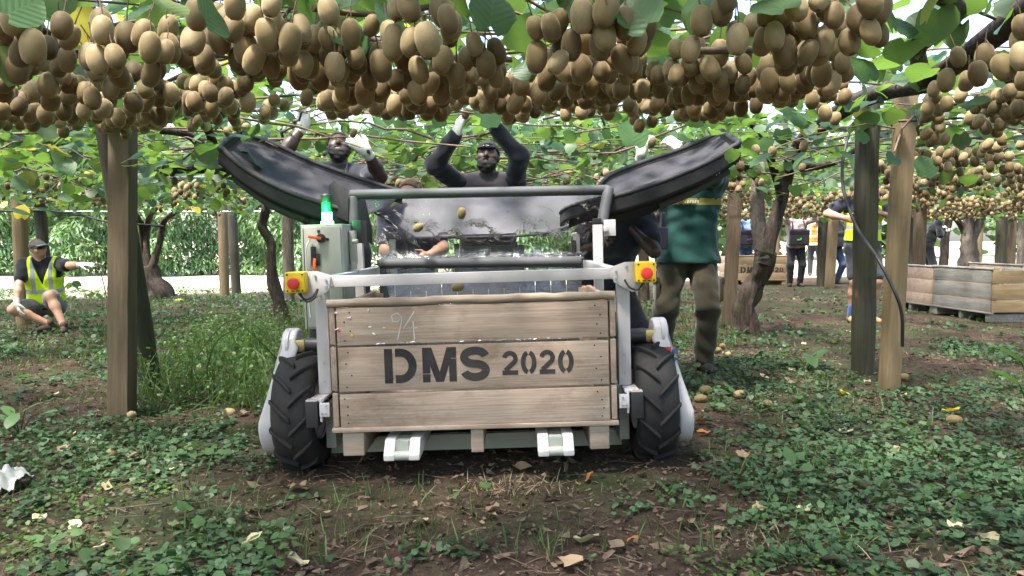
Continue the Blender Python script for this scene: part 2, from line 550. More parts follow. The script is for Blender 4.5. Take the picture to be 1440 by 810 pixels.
gx = axis_grid((-9, 9), 0.09, 320)
gy = axis_grid((0.6, 15), 0.09, 420)
GX, GY = np.meshgrid(gx, gy)
GZ = np.array([[gz(x, y) for x in gx] for y in gy])
near = (np.abs(GX) < 9.1) & (GY > 0.5) & (GY < 15.2)
GZ = GZ + np.where(near, rng.normal(0, 0.006, GZ.shape), 0)
nx, ny = len(gx), len(gy)
idx = np.arange(nx * ny).reshape(ny, nx)
quads = np.stack([idx[:-1, :-1], idx[:-1, 1:], idx[1:, 1:], idx[1:, :-1]], -1).reshape(-1, 4)
gobj = link(bpy.data.objects.new('ground', np_mesh('ground', np.stack([GX, GY, GZ], -1).reshape(-1, 3), quads, [M['soil']])))
gobj['kind'] = 'structure'

# ================================================================== POSTS, BEAMS, WIRES
def square_post(p0, p1, w, mat, label, group=None, d=None, rz=0.0):
    p0, p1 = Vector(p0), Vector(p1)
    L = (p1 - p0).length
    mb = MB()
    n = 10
    w2, d2 = w / 2, (d or w) / 2
    P, fs = [], []
    for i in range(n + 1):
        z = L * i / n
        for sx, sy in ((-1, -1), (1, -1), (1, 1), (-1, 1)):
            P.append((sx * w2 + random.uniform(-.002, .002), sy * d2 + random.uniform(-.002, .002), z))
    for i in range(n):
        for k in range(4):
            a, b = i * 4 + k, i * 4 + (k + 1) % 4
            fs.append((a, b, b + 4, a + 4))
    fs += [(3, 2, 1, 0), tuple(n * 4 + k for k in range(4))]
    mb.add(P, fs)
    o = mb.build('timber_post', mat, bevel=0.006, angle=50)
    o.location = p0
    q = Vector((0, 0, 1)).rotation_difference((p1 - p0).normalized()).to_matrix().to_4x4()
    o.rotation_euler = (q @ Matrix.Rotation(rz, 4, 'Z')).to_euler()
    return tag(o, label, 'post', group)

def round_post(p0, p1, r, mat, label, group=None):
    p0, p1 = Vector(p0), Vector(p1)
    L = (p1 - p0).length
    mb = MB()
    path = [(0, 0, L * i / 12) for i in range(13)]
    mb.tube(path, [r * random.uniform(.97, 1.03) for _ in path], 18, jitter=0.012)
    o = mb.build('round_post', mat, angle=50)
    o.location = p0
    o.rotation_euler = (p1 - p0).to_track_quat('Z', 'Y').to_euler()
    return tag(o, label, 'post', group)

def on_ground(x, y, dz=-0.05):
    return Vector((x, y, gz(x, y) + dz))

b = px(171, 578, 4.55); t = px(173, 160, 4.6)
square_post((b.x, b.y, gz(b.x, b.y) - .06), (t.x, t.y, 1.77), .122, M['post_old'], 'thick pale square timber post holding up the galvanised beam beside the leaning dark post', rz=.02)
b = px(213, 545, 5.3); t = px(150, 160, 4.85)
round_post((b.x, b.y, gz(b.x, b.y) - .06), (t.x, t.y, 1.79), .078, M['post_dark'], 'dark round post leaning behind the thick pale square post')
b = px(1213, 533, 5.45); t = px(1221, 120, 5.3)
round_post((b.x, b.y, gz(b.x, b.y) - .06), (t.x, t.y, 1.98), .079, M['post_dark'], 'dark mossy round post under the thick vine limb, beside the yellow timber post')
b = px(1249, 562, 4.85); t = px(1276, 110, 4.75)
square_post((b.x, b.y, gz(b.x, b.y) - .06), (t.x, t.y, 2.0), .098, M['post_new'], 'yellowish square timber post leaning against the vine limb, hose hanging beside it', rz=.1)

def far_post(u, d, ztop, r, mat, label, kind='round', lean=0.0, group=None):
    p = px(u, 337, d)
    a, bb = on_ground(p.x, d), Vector((p.x + lean, d, ztop))
    if kind == 'round': return round_post(a, bb, r, mat, label, group)
    return square_post(a, bb, r * 2, mat, label, group, rz=random.uniform(-.2, .2))
far_post(29, 9.4, 1.72, .085, M['post_new'], 'pale round post right behind the squatting man')
far_post(66, 10.2, 1.75, .075, M['post_dark'], 'dark round post standing behind the pointing arm of the squatting man', lean=-.1)
far_post(314, 13.6, 1.62, .085, M['post_new'], 'orange-brown round post in front of the bamboo hedge')
far_post(331, 14.4, 1.68, .085, M['post_dark'], 'grey-green round post beside the orange-brown post by the bamboo', lean=-.06)
far_post(1026, 8.6, 1.75, .065, M['post_old'], 'grey split timber post between the green-shirted man and the twisted trunk', 'sq', .06)
far_post(1156, 16.5, 1.72, .09, M['post_dark'], 'dark mossy post beside the orange-vested worker')
far_post(1168, 16.0, 1.75, .075, M['post_new'], 'thin yellow timber post beside the dark mossy post', 'sq', .06)
far_post(1281, 12.5, 1.8, .055, M['post_dark'], 'dark post just behind the leaning yellow timber post')
far_post(1293, 12.0, 1.8, .075, M['post_old'], 'brown timber post behind the open wooden bins', 'sq')
far_post(1408, 16.5, 1.8, .11, M['post_dark'], 'dark thick post behind the grey wooden bin')
far_post(1421, 17.0, 1.75, .085, M['post_old'], 'brown post paired with the dark thick post behind the bins', 'sq')
far_post(1436, 20.0, 1.75, .09, M['bark_pale'], 'pale far post at the orchard edge behind the bins')
far_post(1377, 21.0, 1.7, .085, M['post_new'], 'slim pale post by the forked vine trunk in front of the bright field')
far_post(1090, 20.0, 1.7, .12, M['post_new'], 'pale post right behind the stencilled far bin')
far_post(405, 12.5, 1.75, .09, M['bark_pale'], 'whitish post with peeling bark behind the control cabinet')

def beam(y, x0, x1, z, label):
    mb = MB()
    mb.box(((x0 + x1) / 2, y, z), (x1 - x0, .05, .075))
    mb.box(((x0 + x1) / 2, y - .045, z - .034), (x1 - x0, .04, .006))
    tag(mb.build('steel_beam', M['steel'], bevel=.002), label, 'beam')
beam(4.6, -6.0, -1.35, 1.815, 'galvanised steel beam across the top of the thick pale post')
beam(9.3, -11, -1.0, 1.80, 'galvanised beam in the leaves above the squatting man')
beam(9.8, .3, 1.6, 1.78, 'short galvanised beam behind the right-hand tray')
beam(13.9, -14, -2.6, 1.86, 'galvanised beam over the posts near the bamboo hedge')

def wire(pts, r, label, name='wire', mat='steel'):
    tag(MB().tube(catmull(pts, 8), r, 6).build(name, M[mat]), label, 'wire' if name == 'wire' else 'hose')
wire([(-14, 13.2, 1.53), (-6, 13.2, 1.5), (-2.9, 13.2, 1.52)], .008, 'thin straight wire strung in front of the bamboo hedge')
wire([px(0, 297, 7.4), px(60, 296, 7.4), px(110, 302, 7.2), px(155, 312, 7.0), px(230, 318, 7.2)], .012, 'dark bent wire crossing behind the thick pale post', mat='hose')
# black irrigation hose on the right
wire([px(1440, 128, 4.4), px(1370, 143, 4.5), px(1300, 152, 4.6), px(1248, 175, 5.1), px(1205, 170, 5.7), px(1187, 215, 5.6), px(1186, 265, 5.4), px(1205, 320, 5.1), px(1232, 360, 4.7), px(1256, 405, 4.6), px(1268, 440, 4.6), px(1269, 487, 4.65)],
     .011, 'black hose drooping past the dark mossy post and the yellow timber post', 'irrigation_hose', 'hose')
wire([px(1440, 150, 5.4), px(1390, 142, 5.4), px(1330, 160, 5.5), px(1270, 190, 5.7)], .009, 'second thin black hose above the wooden bins', 'irrigation_hose', 'hose')

# ================================================================== WOODEN BINS
def stencil_ribbon(mb, pts, w, y, th=.0008):
    """flat ribbon in the xz plane along pts [(x,z)]"""
    n = len(pts)
    L, Rr = [], []
    for i, p in enumerate(pts):
        a = pts[max(0, i - 1)]; c = pts[min(n - 1, i + 1)]
        dx, dz = c[0] - a[0], c[1] - a[1]
        l = math.hypot(dx, dz) or 1
        nx_, nz_ = -dz / l * w / 2, dx / l * w / 2
        L.append((p[0] + nx_, y, p[1] + nz_)); Rr.append((p[0] - nx_, y, p[1] - nz_))
    fs = [(i, i + 1, n + i + 1, n + i) for i in range(n - 1)]
    front = L + Rr
    back = [(x, y + th, z) for x, _, z in front]
    m = 2 * n
    allf = fs + [tuple(k + m for k in reversed(f)) for f in fs]
    ring = list(range(n)) + list(range(2 * n - 1, n - 1, -1))
    allf += [(ring[i], ring[i] + m, ring[(i + 1) % m] + m, ring[(i + 1) % m]) for i in range(m)]
    mb.add(front + back, allf)

def arc(cx, cz, rx, rz, a0, a1, n=14):
    return [(cx + rx * math.cos(R(lerp(a0, a1, i / n))), cz + rz * math.sin(R(lerp(a0, a1, i / n)))) for i in range(n + 1)]

def glyph(ch, mb, x, z, w, h, y, s):
    """stencil letter: lower left corner x,z; stroke s"""
    if ch == 'D':
        stencil_ribbon(mb, [(x + s / 2, z), (x + s / 2, z + h)], s, y)
        a = [(x + s * 1.35, z + s / 2)] + arc(x + w - h * .42 - s * .2, z + h / 2, h * .42 + s * .2 - s / 2, h / 2 - s / 2, -90, 90, 16) + [(x + s * 1.35, z + h - s / 2)]
        stencil_ribbon(mb, a, s, y)
    elif ch == 'M':
        t = s * .92
        def poly(pp, yy):
            mb.prism([(a_, yy, b_) for a_, b_ in pp], (0, .0008, 0))
        poly([(x, z + h * .26), (x + t, z + h * .26), (x + t, z + h), (x, z + h)], y)
        poly([(x, z), (x + t, z), (x + t, z + h * .23), (x, z + h * .23)], y)
        poly([(x + w - t, z), (x + w, z), (x + w, z + h * .66), (x + w - t, z + h * .66)], y)
        poly([(x + w - t, z + h * .69), (x + w, z + h * .69), (x + w, z + h), (x + w - t, z + h)], y)
        poly([(x + t * .2, z + h), (x + t * 1.25, z + h), (x + w / 2 + t * .42, z), (x + w / 2 - t * .52, z)], y + .0003)
        poly([(x + w - t * 1.25, z + h), (x + w - t * .2, z + h), (x + w / 2 + t * .52, z), (x + w / 2 - t * .42, z)], y + .0005)
    elif ch == 'S':
        r = (h - s) / 4
        rx = w / 2 - s / 2
        cx = x + w / 2
        top = arc(cx, z + h - s / 2 - r, rx, r, 12, 250, 22)
        bot = arc(cx, z + s / 2 + r, rx, r, 70, -168, 22)
        stencil_ribbon(mb, top + bot, s, y)
    elif ch == '2':
        r = w / 2 - s / 2
        a = arc(x + w / 2, z + h - s / 2 - r, r, r, 170, -35, 16)
        a += [(x + s * .62, z + s * .95)]
        stencil_ribbon(mb, a, s, y)
        stencil_ribbon(mb, [(x, z + s / 2), (x + w, z + s / 2)], s, y + .0003)
    elif ch == '0':
        rx, rz = w / 2 - s / 2, h / 2 - s / 2
        stencil_ribbon(mb, arc(x + w / 2, z + h / 2, rx, rz, 78, -78, 18), s, y)
        stencil_ribbon(mb, arc(x + w / 2, z + h / 2, rx, rz, 102, 258, 18), s, y)

def make_bin(name, label, loc, rot, mats, W=1.2, D=1.0, H=.536, foot=.104, front_h=(.157, .187, .144), cat='bin', group=None, nails=True):
    """origin under the middle of the front face; front faces -y. z=0 at the feet."""
    root = thing(name, label, cat, loc, rot, group)
    fr, sd, rl, ins = mats
    t = .024
    def board(nm, lo, hi, mat, bev=.0035, parent=root):
        lo, hi = Vector(lo), Vector(hi)
        c = (lo + hi) / 2
        o = MB().box((0, 0, 0), hi - lo).build(nm, mat, parent, bevel=bev)
        o.location = c
        o.rotation_euler = (random.uniform(-.002, .002), random.uniform(-.003, .003), 0)
        return o
    z = foot + .018
    gaps = (H - .018 - sum(front_h)) / 3
    zs = []
    for h in reversed(front_h):
        zs.append((z, z + h)); z += h + gaps
    boards = []
    for a, b_ in zs:
        boards.append(board('front_board', (-W / 2 + .032, -.004, a), (W / 2 - .032, t - .004, b_), fr))
        board('back_board', (-W / 2 + .026, D - t, a), (W / 2 - .026, D, b_), fr)
        for s in (-1, 1):
            x0, x1 = sorted((s * W / 2, s * (W / 2 - t)))
            board('side_board', (x0, .002, a + .004), (x1, D - .002, b_ + .004), sd)
    for s in (-1, 1):
        for y0 in (t, D - t - .05):
            x0, x1 = sorted((s * (W / 2 - t), s * (W / 2 - t - .05)))
            board('corner_post', (x0, y0, foot + .02), (x1, y0 + .05, foot + H - .012), ins)
    # lip board along the bottom, rounded rail on top
    board('bottom_lip', (-W / 2 - .004, -.016, foot), (W / 2 + .004, t, foot + .018), rl)
    mb = MB()
    n = 24
    zt = foot + H
    path = [(lerp(-W / 2 - .006, W / 2 - .002, i / n), .008 + random.uniform(-.002, .002), zt + .010 + random.uniform(-.0025, .0025)) for i in range(n + 1)]
    mb.tube(path, [.0185 + random.uniform(-.0015, .0015) for _ in path], 8)
    mb.build('top_rail', rl, root, angle=60)
    for i in range(6):
        board('floor_board', (-W / 2 + .03, .03 + i * .157, foot + .018), (W / 2 - .03, .03 + i * .157 + .15, foot + .036), ins, .002)
    for x0, w in ((-W / 2 + .036, .09), (-.022, .054), (W / 2 - .036 - .083, .083)):
        board('bearer', (x0, 0, 0), (x0 + w, D - .01, foot), rl, .005)
    if nails:
        nb = MB()
        for a, b_ in zs:
            for s in (-1, 1):
                for k in range(4):
                    xx = s * (W / 2 - .065 - random.uniform(-.012, .03) * (1 if k % 2 else 0)); zz = lerp(a + .02, b_ - .02, k / 3)
                    nb.cyl((xx, -.0052, zz), (xx, .0, zz), .0034, n=8)
        nb.build('nail_heads', M['ink'], root)
    return root

BIN_ROLL = -math.atan(SLOPE)
bin_mats = (M['bin_wood'], M['bin_inside'], M['bin_rail'], M['bin_inside'])
BIN = make_bin('wooden_fruit_bin', 'pale wooden fruit bin stencilled DMS 2020, carried low on the white machine', (-.15, 3.2, .121), (0, BIN_ROLL, 0), bin_mats)
ZB = -.121
mb = MB()
for ch, x, w in (('D', -.374, .135), ('M', -.214, .142), ('S', -.056, .124)):
    glyph(ch, mb, x, .428 + ZB, w, .146, -.0055, .034)
for i, ch in enumerate('2020'):
    glyph(ch, mb, .120 + i * .078, .449 + ZB, .066, .102, -.0055, .0195)
mb.build('stencilled_lettering', M['ink'], BIN, smooth_shade=False)['label'] = 'black stencilled lettering DMS 2020'
mb = MB()   # chalk 94
def L(u, v):
    return ((u - 720) / 1080 * 3.2 + .15, 1.02 - (v - 337) / 1080 * 3.2 - SLOPE * ((u - 720) / 1080 * 3.2 + .15) + ZB)
for pts in ([L(570, 446), L(564, 440), L(556, 444), L(557, 452), L(564, 453), L(570, 446), L(569, 456), L(563, 478)],
            [L(588, 438), L(572, 462), L(592, 461)], [L(586, 452), L(587, 478)]):
    stencil_ribbon(mb, pts, .0045, -.0052)
mb.build('chalk_number', M['chalk'], BIN, smooth_shade=False)['label'] = 'chalk number 94'
mb, mr_, my = MB(), MB(), MB()
for u, v, w, h, a in ((478, 440, .012, .008, .3), (496, 447, .017, .006, -.2), (525, 460, .012, .008, .1), (530, 470, .014, .007, .5), (524, 436, .006, .01, .2), (478, 463, .018, .005, -.35), (545, 461, .012, .003, .2)):
    x, z = L(u, v); mb.box((x, -.006, z), (w, .003, h), Euler((0.2, a, 0)))
for u, v in ((481, 465),):
    x, z = L(u, v); mr_.box((x, -.0065, z), (.013, .003, .006), Euler((.2, .4, 0)))
for u, v in ((499, 472),):
    x, z = L(u, v); my.box((x, -.0065, z), (.009, .003, .009), Euler((.2, .4, 0)))
mb.build('paper_scraps', M['paper'], BIN, bevel=.001); mr_.build('red_scrap', M['red'], BIN); my.build('yellow_scrap', M['yellow'], BIN)
# silvery torn lining caught in the upper joint
mb = MB()
for i in range(46):
    u = random.choice([random.uniform(532, 545), random.uniform(560, 700), random.uniform(700, 822), random.uniform(690, 760)])
    x, z = L(u, lerp(485, 473.5, (u - 467) / 402))
    mb.box((x, -.005 + random.uniform(0, .004), z + random.uniform(-.002, .002)), (random.uniform(.006, .02), .002, random.uniform(.002, .005)), Euler((random.uniform(-.6, .6), random.uniform(-.3, .3), 0)))
mb.build('lining_shreds', M['silver'], BIN)

grey = (M['bin_grey'], M['bin_yellow_side'], M['bin_grey'], M['bin_grey'])
grey2 = (M['bin_inside'], M['bin_inside'], M['bin_grey'], M['bin_grey'])
def back_bin(p, rz, mats, label, nm='wooden_fruit_bin', cat='bin', W=1.2, D=1.0, **kw):
    return make_bin(nm, label, (p[0], p[1], gz(p[0], p[1])), (0, 0, rz), mats, W=W, D=D, nails=False, group=None, **kw)
# nearest corner of the grey bin is at pixel (1400,455)
def bin_from_corner(u, d, rz, mats, label, W=1.2, D=1.0):
    c = px(u, 337, d); c = Vector((c.x, d))
    ex = Vector((math.cos(rz), math.sin(rz)))          # bin's own x axis; corner is its right front
    o = c - ex * (W / 2)
    return back_bin((o.x, o.y), rz, mats, label, W=W, D=D)
RZ = R(-86)
bin_from_corner(1399, 9.3, RZ, grey, 'grey weathered wooden bin with a yellow end, lying open behind the timber posts')
bin_from_corner(1318, 10.55, R(-86), grey2, 'brownish open bin beside the grey weathered bin, half behind the yellow post')
bin_from_corner(1440, 11.0, R(-87), grey2, 'third open bin with only its rim showing behind the two weathered bins')
fb = back_bin((px(1070, 337, 17.2).x, 17.2), R(3), (M['bin_yellow'], M['bin_inside'], M['bin_yellow'], M['bin_inside']), 'distant yellow-brown bin stencilled 2020 behind the twisted trunk', W=1.25)
mb = MB()
for i, ch in enumerate('DMS'):
    glyph(ch, mb, -.45 + i * .15, .27, .12, .14, -.006, .035)
for i, ch in enumerate('2020'):
    glyph(ch, mb, .12 + i * .105, .28, .088, .12, -.006, .028)
mb.build('stencilled_lettering', M['ink'], fb, smooth_shade=False)

# ================================================================== HARVEST MACHINE
RB = thing('harvest_machine', 'white four-wheeled harvesting machine with black wing trays, carrying the stencilled bin', 'harvester', (-.15, 3.2, 0), (0, BIN_ROLL, 0))
RM = Matrix.Translation((-.15, 3.2, 0)) @ Matrix.Rotation(BIN_ROLL, 4, 'Y')
RMI = RM.inverted()
def rl(u, v, d):
    return RMI @ px(u, v, d)

WX, WY, WR, WW = .790, .28, .272, .180
def make_wheel(side, y, parent, nm='wheel', steer=0.0):
    """tyre with chevron lugs; side -1 left, +1 right"""
    w = thing(nm, None, None); w.parent = parent
    del_keys = [k for k in ('label', 'category') if k in w]
    for k in del_keys: del w[k]
    w.location = (side * WX, y, WR)
    w.rotation_euler = (0, 0, steer)
    hw = WW / 2
    prof = [(.13, -hw * .72), (.165, -hw * .92), (.205, -hw), (.235, -hw * .97), (.252, -hw * .8), (.258, -hw * .4), (.259, 0),
            (.258, hw * .4), (.252, hw * .8), (.235, hw * .97), (.205, hw), (.165, hw * .92), (.13, hw * .72)]
    ty = MB().lathe(prof, (0, 0, 0), 'x', 48).build('tyre', M['rubber'], w, angle=50)
    NL = 13
    lug = MB()
    for k in range(NL * 2):
        s = 1 if k % 2 else -1
        a0 = 2 * math.pi * (k / (NL * 2))
        # a lug sweeps from the centre line to the shoulder; V opens upward on the front
        n = 6
        rows = []
        for i in range(n + 1):
            t = i / n
            x = s * lerp(-.004, hw * .99, t)
            ang = a0 + t * .34
            rtop = lerp(.2775, .262, t ** 3)
            rbot = lerp(.252, .225, t ** 2.5)
            hwid = .044
            rows.append([(x, ang - hwid * 1.15, rbot), (x, ang - hwid * .7, rtop), (x, ang + hwid * .7, rtop), (x, ang + hwid * 1.15, rbot)])
        P = [(x, -r * math.cos(a), r * math.sin(a)) for row in rows for (x, a, r) in row]
        fs = []
        for i in range(n):
            for j in range(3):
                q = i * 4 + j
                fs.append((q, q + 1, q + 5, q + 4))
            fs.append((i * 4 + 3, i * 4, i * 4 + 4, i * 4 + 7))
        fs += [(0, 1, 2, 3), tuple(n * 4 + j for j in (3, 2, 1, 0))]
        lug.add(P, fs)
    lug.build('tread_lugs', M['rubber'], w, bevel=.003, seg=1, angle=45)
    MB().lathe([(.0, -.05), (.09, -.05), (.12, -.04), (.135, -.075), (.138, .075), (.12, .04), (.09, .05), (0, .05)], (0, 0, 0), 'x', 28).build('rim', M['white'], w)
    hub = MB()
    hub.cyl((-.07, 0, 0), (.07, 0, 0), .04)
    hub.build('hub', M['black'], w)
    return w
make_wheel(-1, WY, RB); make_wheel(1, WY, RB)
make_wheel(-1, WY + 1.75, RB); make_wheel(1, WY + 1.75, RB)

# chain cases on the outer side of the wheels, motor discs and gearboxes
def stadium(c0, c1, r0, r1, n=12):
    """outline in (y,z)"""
    d = Vector((c1[0] - c0[0], c1[1] - c0[1])); a = math.atan2(d.y, d.x)
    pts = [(c0[0] + r0 * math.cos(a + math.pi / 2 + math.pi * i / n), c0[1] + r0 * math.sin(a + math.pi / 2 + math.pi * i / n)) for i in range(n + 1)]
    pts += [(c1[0] + r1 * math.cos(a - math.pi / 2 + math.pi * i / n), c1[1] + r1 * math.sin(a - math.pi / 2 + math.pi * i / n)) for i in range(n + 1)]
    return pts
for s in (-1, 1):
    for wy in (WY, WY + 1.75):
        x0 = s * (WX + WW / 2 + .012)
        # the case leans: its top is set inward over the tyre
        zc0, zc1 = .235, .555
        mb = MB()
        out = stadium((wy, zc0), (wy + .03, zc1), .165, .085, 14)
        poly = []
        for (yy, zz) in out:
            t = (zz - zc0) / (zc1 - zc0)
            poly.append((x0 - s * .085 * smooth(max(0, (t - .35) / .65)), yy, zz))
        mb.prism(poly, (s * .066, 0, 0))
        g = mb.build('chain_case', M['white'], RB, bevel=.014, seg=3, angle=60)
        if s == 1 and wy == WY:
            k = MB(); k.box((x0 - .030, wy - .094, .505), (.020, .004, .03)); k.build('red_decal', M['red'], g)
            k = MB(); k.box((x0 - .004, wy - .097, .500), (.026, .004, .020)); k.box((x0 - .006, wy - .101, .463), (.012, .004, .02), Euler((0, .6, 0))); k.box((x0 - .004, wy - .102, .463), (.022, .004, .006), Euler((0, -.5, 0))); k.build('black_decal', M['blue'], g)
        xd = s * (WX + .055)
        MB().cyl((xd - s * .006, wy + .01, .565), (xd + s * .006, wy + .01, .565), .072, n=28).build('motor_disc', M['white'], RB, angle=40)
        mb = MB()
        mb.box((xd - s * .045, wy - .01, .565), (.06, .06, .055)).box((xd - s * .02, wy - .02, .575), (.04, .02, .02))
        mb.build('gearbox', M['gold'], RB, bevel=.006)
        MB().cyl((xd - s * .075, wy - .01, .565), (xd - s * .165, wy - .01, .560), .034, n=18).build('drive_motor', M['black'], RB)

# chassis
mb = MB()
mb.box2((-.69, .33, .045), (.665, .37, .118))
mb.build('chassis_crossmember', M['cabinet'], RB, bevel=.004)
for s in (-1, 1):
    MB().box2((min(s * .64, s * .685), .22, .10), (max(s * .64, s * .685), 2.2, .30)).build('chassis_rail', M['cabinet'], RB, bevel=.004)
    MB().box2((min(s * .69, s * .79), WY - .03, WR - .03), (max(s * .69, s * .79), WY + .03, WR + .03)).build('axle', M['black'], RB, bevel=.003)
    MB().box2((min(s * .69, s * .79), WY + 1.72, WR - .03), (max(s * .69, s * .79), WY + 1.78, WR + .03)).build('axle', M['black'], RB, bevel=.003)
MB().box2((-.63, .40, .095), (.63, 2.2, .112)).build('under_shade_panel', M['black'], RB, bevel=.003)  # dark panel added to deepen the shade under the machine
# forks
for xc in (-.302, .337):
    f = MB()
    for sx in (-1, 1):
        xr = xc + sx * .052
        poly = [(xr - .023, -.085, .118), (xr - .023, -.085, .142), (xr - .023, -.03, .196), (xr - .023, 1.0, .205), (xr - .023, 1.0, .118)]
        f.prism(poly, (.046, 0, 0))
    fo = f.build('fork', M['fork_white'], RB, bevel=.007)
    r = MB()
    r.cyl((xc - .031, -.062, .135), (xc + .031, -.062, .135), .020, n=16)
    r.cyl((xc - .031, .0, .165), (xc + .031, .0, .165), .020, n=16)
    r.cyl((xc - .031, .05, .172), (xc + .031, .05, .172), .020, n=16)
    r.box((xc, .2, .165), (.055, .5, .05))
    r.build('fork_rollers', M['cabinet'], fo)

# uprights, upper frame
ZF = .855
for s in (-1, 1):
    MB().box2((s * .658 - .027, .13, .365), (s * .658 + .027, .185, .85)).build('upright', M['white'], RB, bevel=.004)
    # bracket, black scanner block and plate at the foot of each upright
    br = MB()
    br.box((s * .672, .10, .357), (.062, .14, .014))
    br.box((s * .652, .030, .315), (.010, .022, .10))
    br.box((s * .636, .022, .318), (.044, .012, .060))
    br.build('foot_bracket', M['white'], RB, bevel=.004)
    sb = MB().box((s * .690, .045, .300), (.052, .07, .112)).build('scanner_block', M['black'], RB, bevel=.004)
    MB().box((s * .690, .045, .359), (.048, .06, .005)).build('scanner_lid', M['white'], sb)
    k = MB()
    for i in range(3): k.box((s * .690, .028 + i * .014, .3622), (.034 - .006 * i, .005, .001))
    k.build('warning_print', M['red'], sb)
MB().box2((-.605, .12, .832), (.605, .17, .880)).build('front_crossbar', M['white'], RB, bevel=.004)
for s in (-1, 1):
    MB().box2((s * .630 - .024, .10, .831), (s * .630 + .024, 1.45, .879)).build('side_rail', M['white'], RB, bevel=.004)
    MB().box2((s * .628 - .03, .095, .836), (s * .628 + .03, .0985, .874)).build('rail_end_cap', M['white'], RB, bevel=.001)
    # e-stop plate
    y = .115
    pts = [(s * .600, .885), (s * .660, .905), (s * .712, .905), (s * .730, .86), (s * .730, .79), (s * .690, .775), (s * .612, .820)]
    MB().prism([(x, y - .02 - .006, z) for x, z in pts], (0, .006, 0)).build('estop_plate', M['white'], RB, bevel=.002)
    bx = s * .741
    eb = MB().box((bx, y - .055, .862), (.086, .055, .090)).build('estop_box', M['yellow'], RB, bevel=.009, seg=3)
    kb = MB().cyl((bx, y - .082, .858), (bx, y - .097, .858), .016).cyl((bx, y - .097, .858), (bx, y - .116, .858), .026, .024, 24)
    kb.build('stop_button', M['red'], eb, bevel=.004)
    sb = MB()
    for dx, dz in ((-.032, .033), (.032, .033), (-.032, -.035), (.032, -.035)):
        sb.cyl((bx + dx, y - .0845, .862 + dz), (bx + dx, y - .08, .862 + dz), .004, n=10)
    for dx in (-.009, .012):
        sb.box((bx + dx, y - .083, .826), (.013, .004, .005))
    sb.build('screws', M['black'], eb)
    # cable loop
    c = MB().tube(catmull([(s * .655, .07, .83), (s * .672, .05, .800), (s * .700, .045, .788), (s * .722, .05, .803), (s * .735, .06, .822)], 6), .0045, 8)
    if s < 0: c.tube(catmull([(s * .655, .072, .83), (s * .665, .05, .795), (s * .692, .04, .778), (s * .715, .05, .795), (s * .728, .06, .818)], 6), .0045, 8)
    c.build('cable', M['hose'], RB)

# bolts on the plates, brackets and cross members
for s in (-1, 1):
    bt = MB()
    for x, z in ((.622, .866), (.622, .838), (.668, .885), (.668, .80), (.700, .80)):
        bt.cyl((s * x, .0885, z), (s * x, .082, z), .0055, n=6)
    for x, z in ((.658, .80), (.658, .42), (.658, .50)):
        bt.cyl((s * x, .130, z), (s * x, .1245, z), .005, n=6)
    for x, z in ((.629, .335), (.645, .302), (.629, .302)):
        bt.cyl((s * x, .0165, z), (s * x, .011, z), .0045, n=6)
    bt.build('bolts', M['steel'], RB)
# control cabinet
cb = MB().box2((-.862, .60, .600), (-.655, .86, 1.118)).build('control_cabinet', M['cabinet'], RB, bevel=.006)
MB().box2((-.851, .590, .612), (-.664, .5995, 1.106)).build('cabinet_door', M['cabinet'], cb, bevel=.003)
MB().box2((-.848, .5885, .60), (-.845, .5898, 1.10)).build('door_seam', M['black'], cb)
k = MB(); k.box((-.770, .588, 1.085), (.014, .004, .013)).box((-.728, .588, 1.044), (.014, .004, .013)); k.cyl((-.758, .589, 1.05), (-.758, .572, 1.05), .022)
k.box((-.800, .586, .985), (.024, .012, .05)).box((-.790, .586, .945), (.044, .008, .06)); k.build('switch_panel', M['black'], cb, bevel=.002)
k = MB(); k.box((-.785, .567, 1.054), (.066, .012, .014), Euler((0, .18, 0))); k.tube(catmull([(-.792, .58, .95), (-.792, .565, .91), (-.782, .57, .87), (-.776, .585, .83)], 5), .0085, 8)
k.build('red_switch_lever', M['orange'], cb, bevel=.002)
MB().tube(catmull([(-.81, .58, 1.05), (-.83, .57, 1.0), (-.835, .575, .9), (-.835, .585, .8), (-.83, .59, .66)], 6), .0035, 6).build('white_cable', M['paper'], cb)
k = MB(); k.box((-.635, .75, 1.0), (.03, .05, .17)).box((-.628, .72, .90), (.02, .05, .06)).cyl((-.63, .70, 1.03), (-.60, .70, 1.03), .012).cyl((-.63, .70, .88), (-.60, .70, .88), .01); k.build('cable_glands', M['cabinet'], cb, bevel=.003)
k = MB(); k.box2((-.875, .72, .35), (-.80, .80, .76)).box2((-.84, .70, .50), (-.66, .86, .598)); k.build('cabinet_stand', M['black'], RB, bevel=.003)
k = MB().box2((-.648, .80, 1.02), (-.600, .95, 1.14)); k.build('junction_box', M['black'], cb, bevel=.004)

# beacon (lit green)
def emit(name, col, s):
    m, nt, bs, out = nodemat(name)
    bs.inputs['Base Color'].default_value = (*col, 1)
    bs.inputs['Emission Color'].default_value = (*col, 1)
    bs.inputs['Emission Strength'].default_value = s
    return m
M['green_lamp'] = emit('green_lamp', (.02, 1.0, .22), 14)
M['green_dim'] = plain('unlit_green_lens', (.01, .09, .04), .2)
bc = rl(460, 305, 3.93)
bx_, by_ = bc.x, bc.y
k = MB().cyl((bx_, by_, 1.115), (bx_, by_, 1.138), .033); k.box((bx_ + .01, by_ - .03, 1.122), (.06, .02, .012)); st = k.build('stack_light', M['paper'], RB, bevel=.002)
MB().lathe([(.0, 1.1385), (.024, 1.139), (.026, 1.145), (.026, 1.178), (.024, 1.182), (0, 1.1825)], (bx_, by_, 0), 'z', 20).build('green_lamp', M['green_lamp'], st)
MB().lathe([(0, 1.183), (.027, 1.1831), (.027, 1.232), (0, 1.2325)], (bx_, by_, 0), 'z', 20).build('dark_lens', M['green_dim'], st)
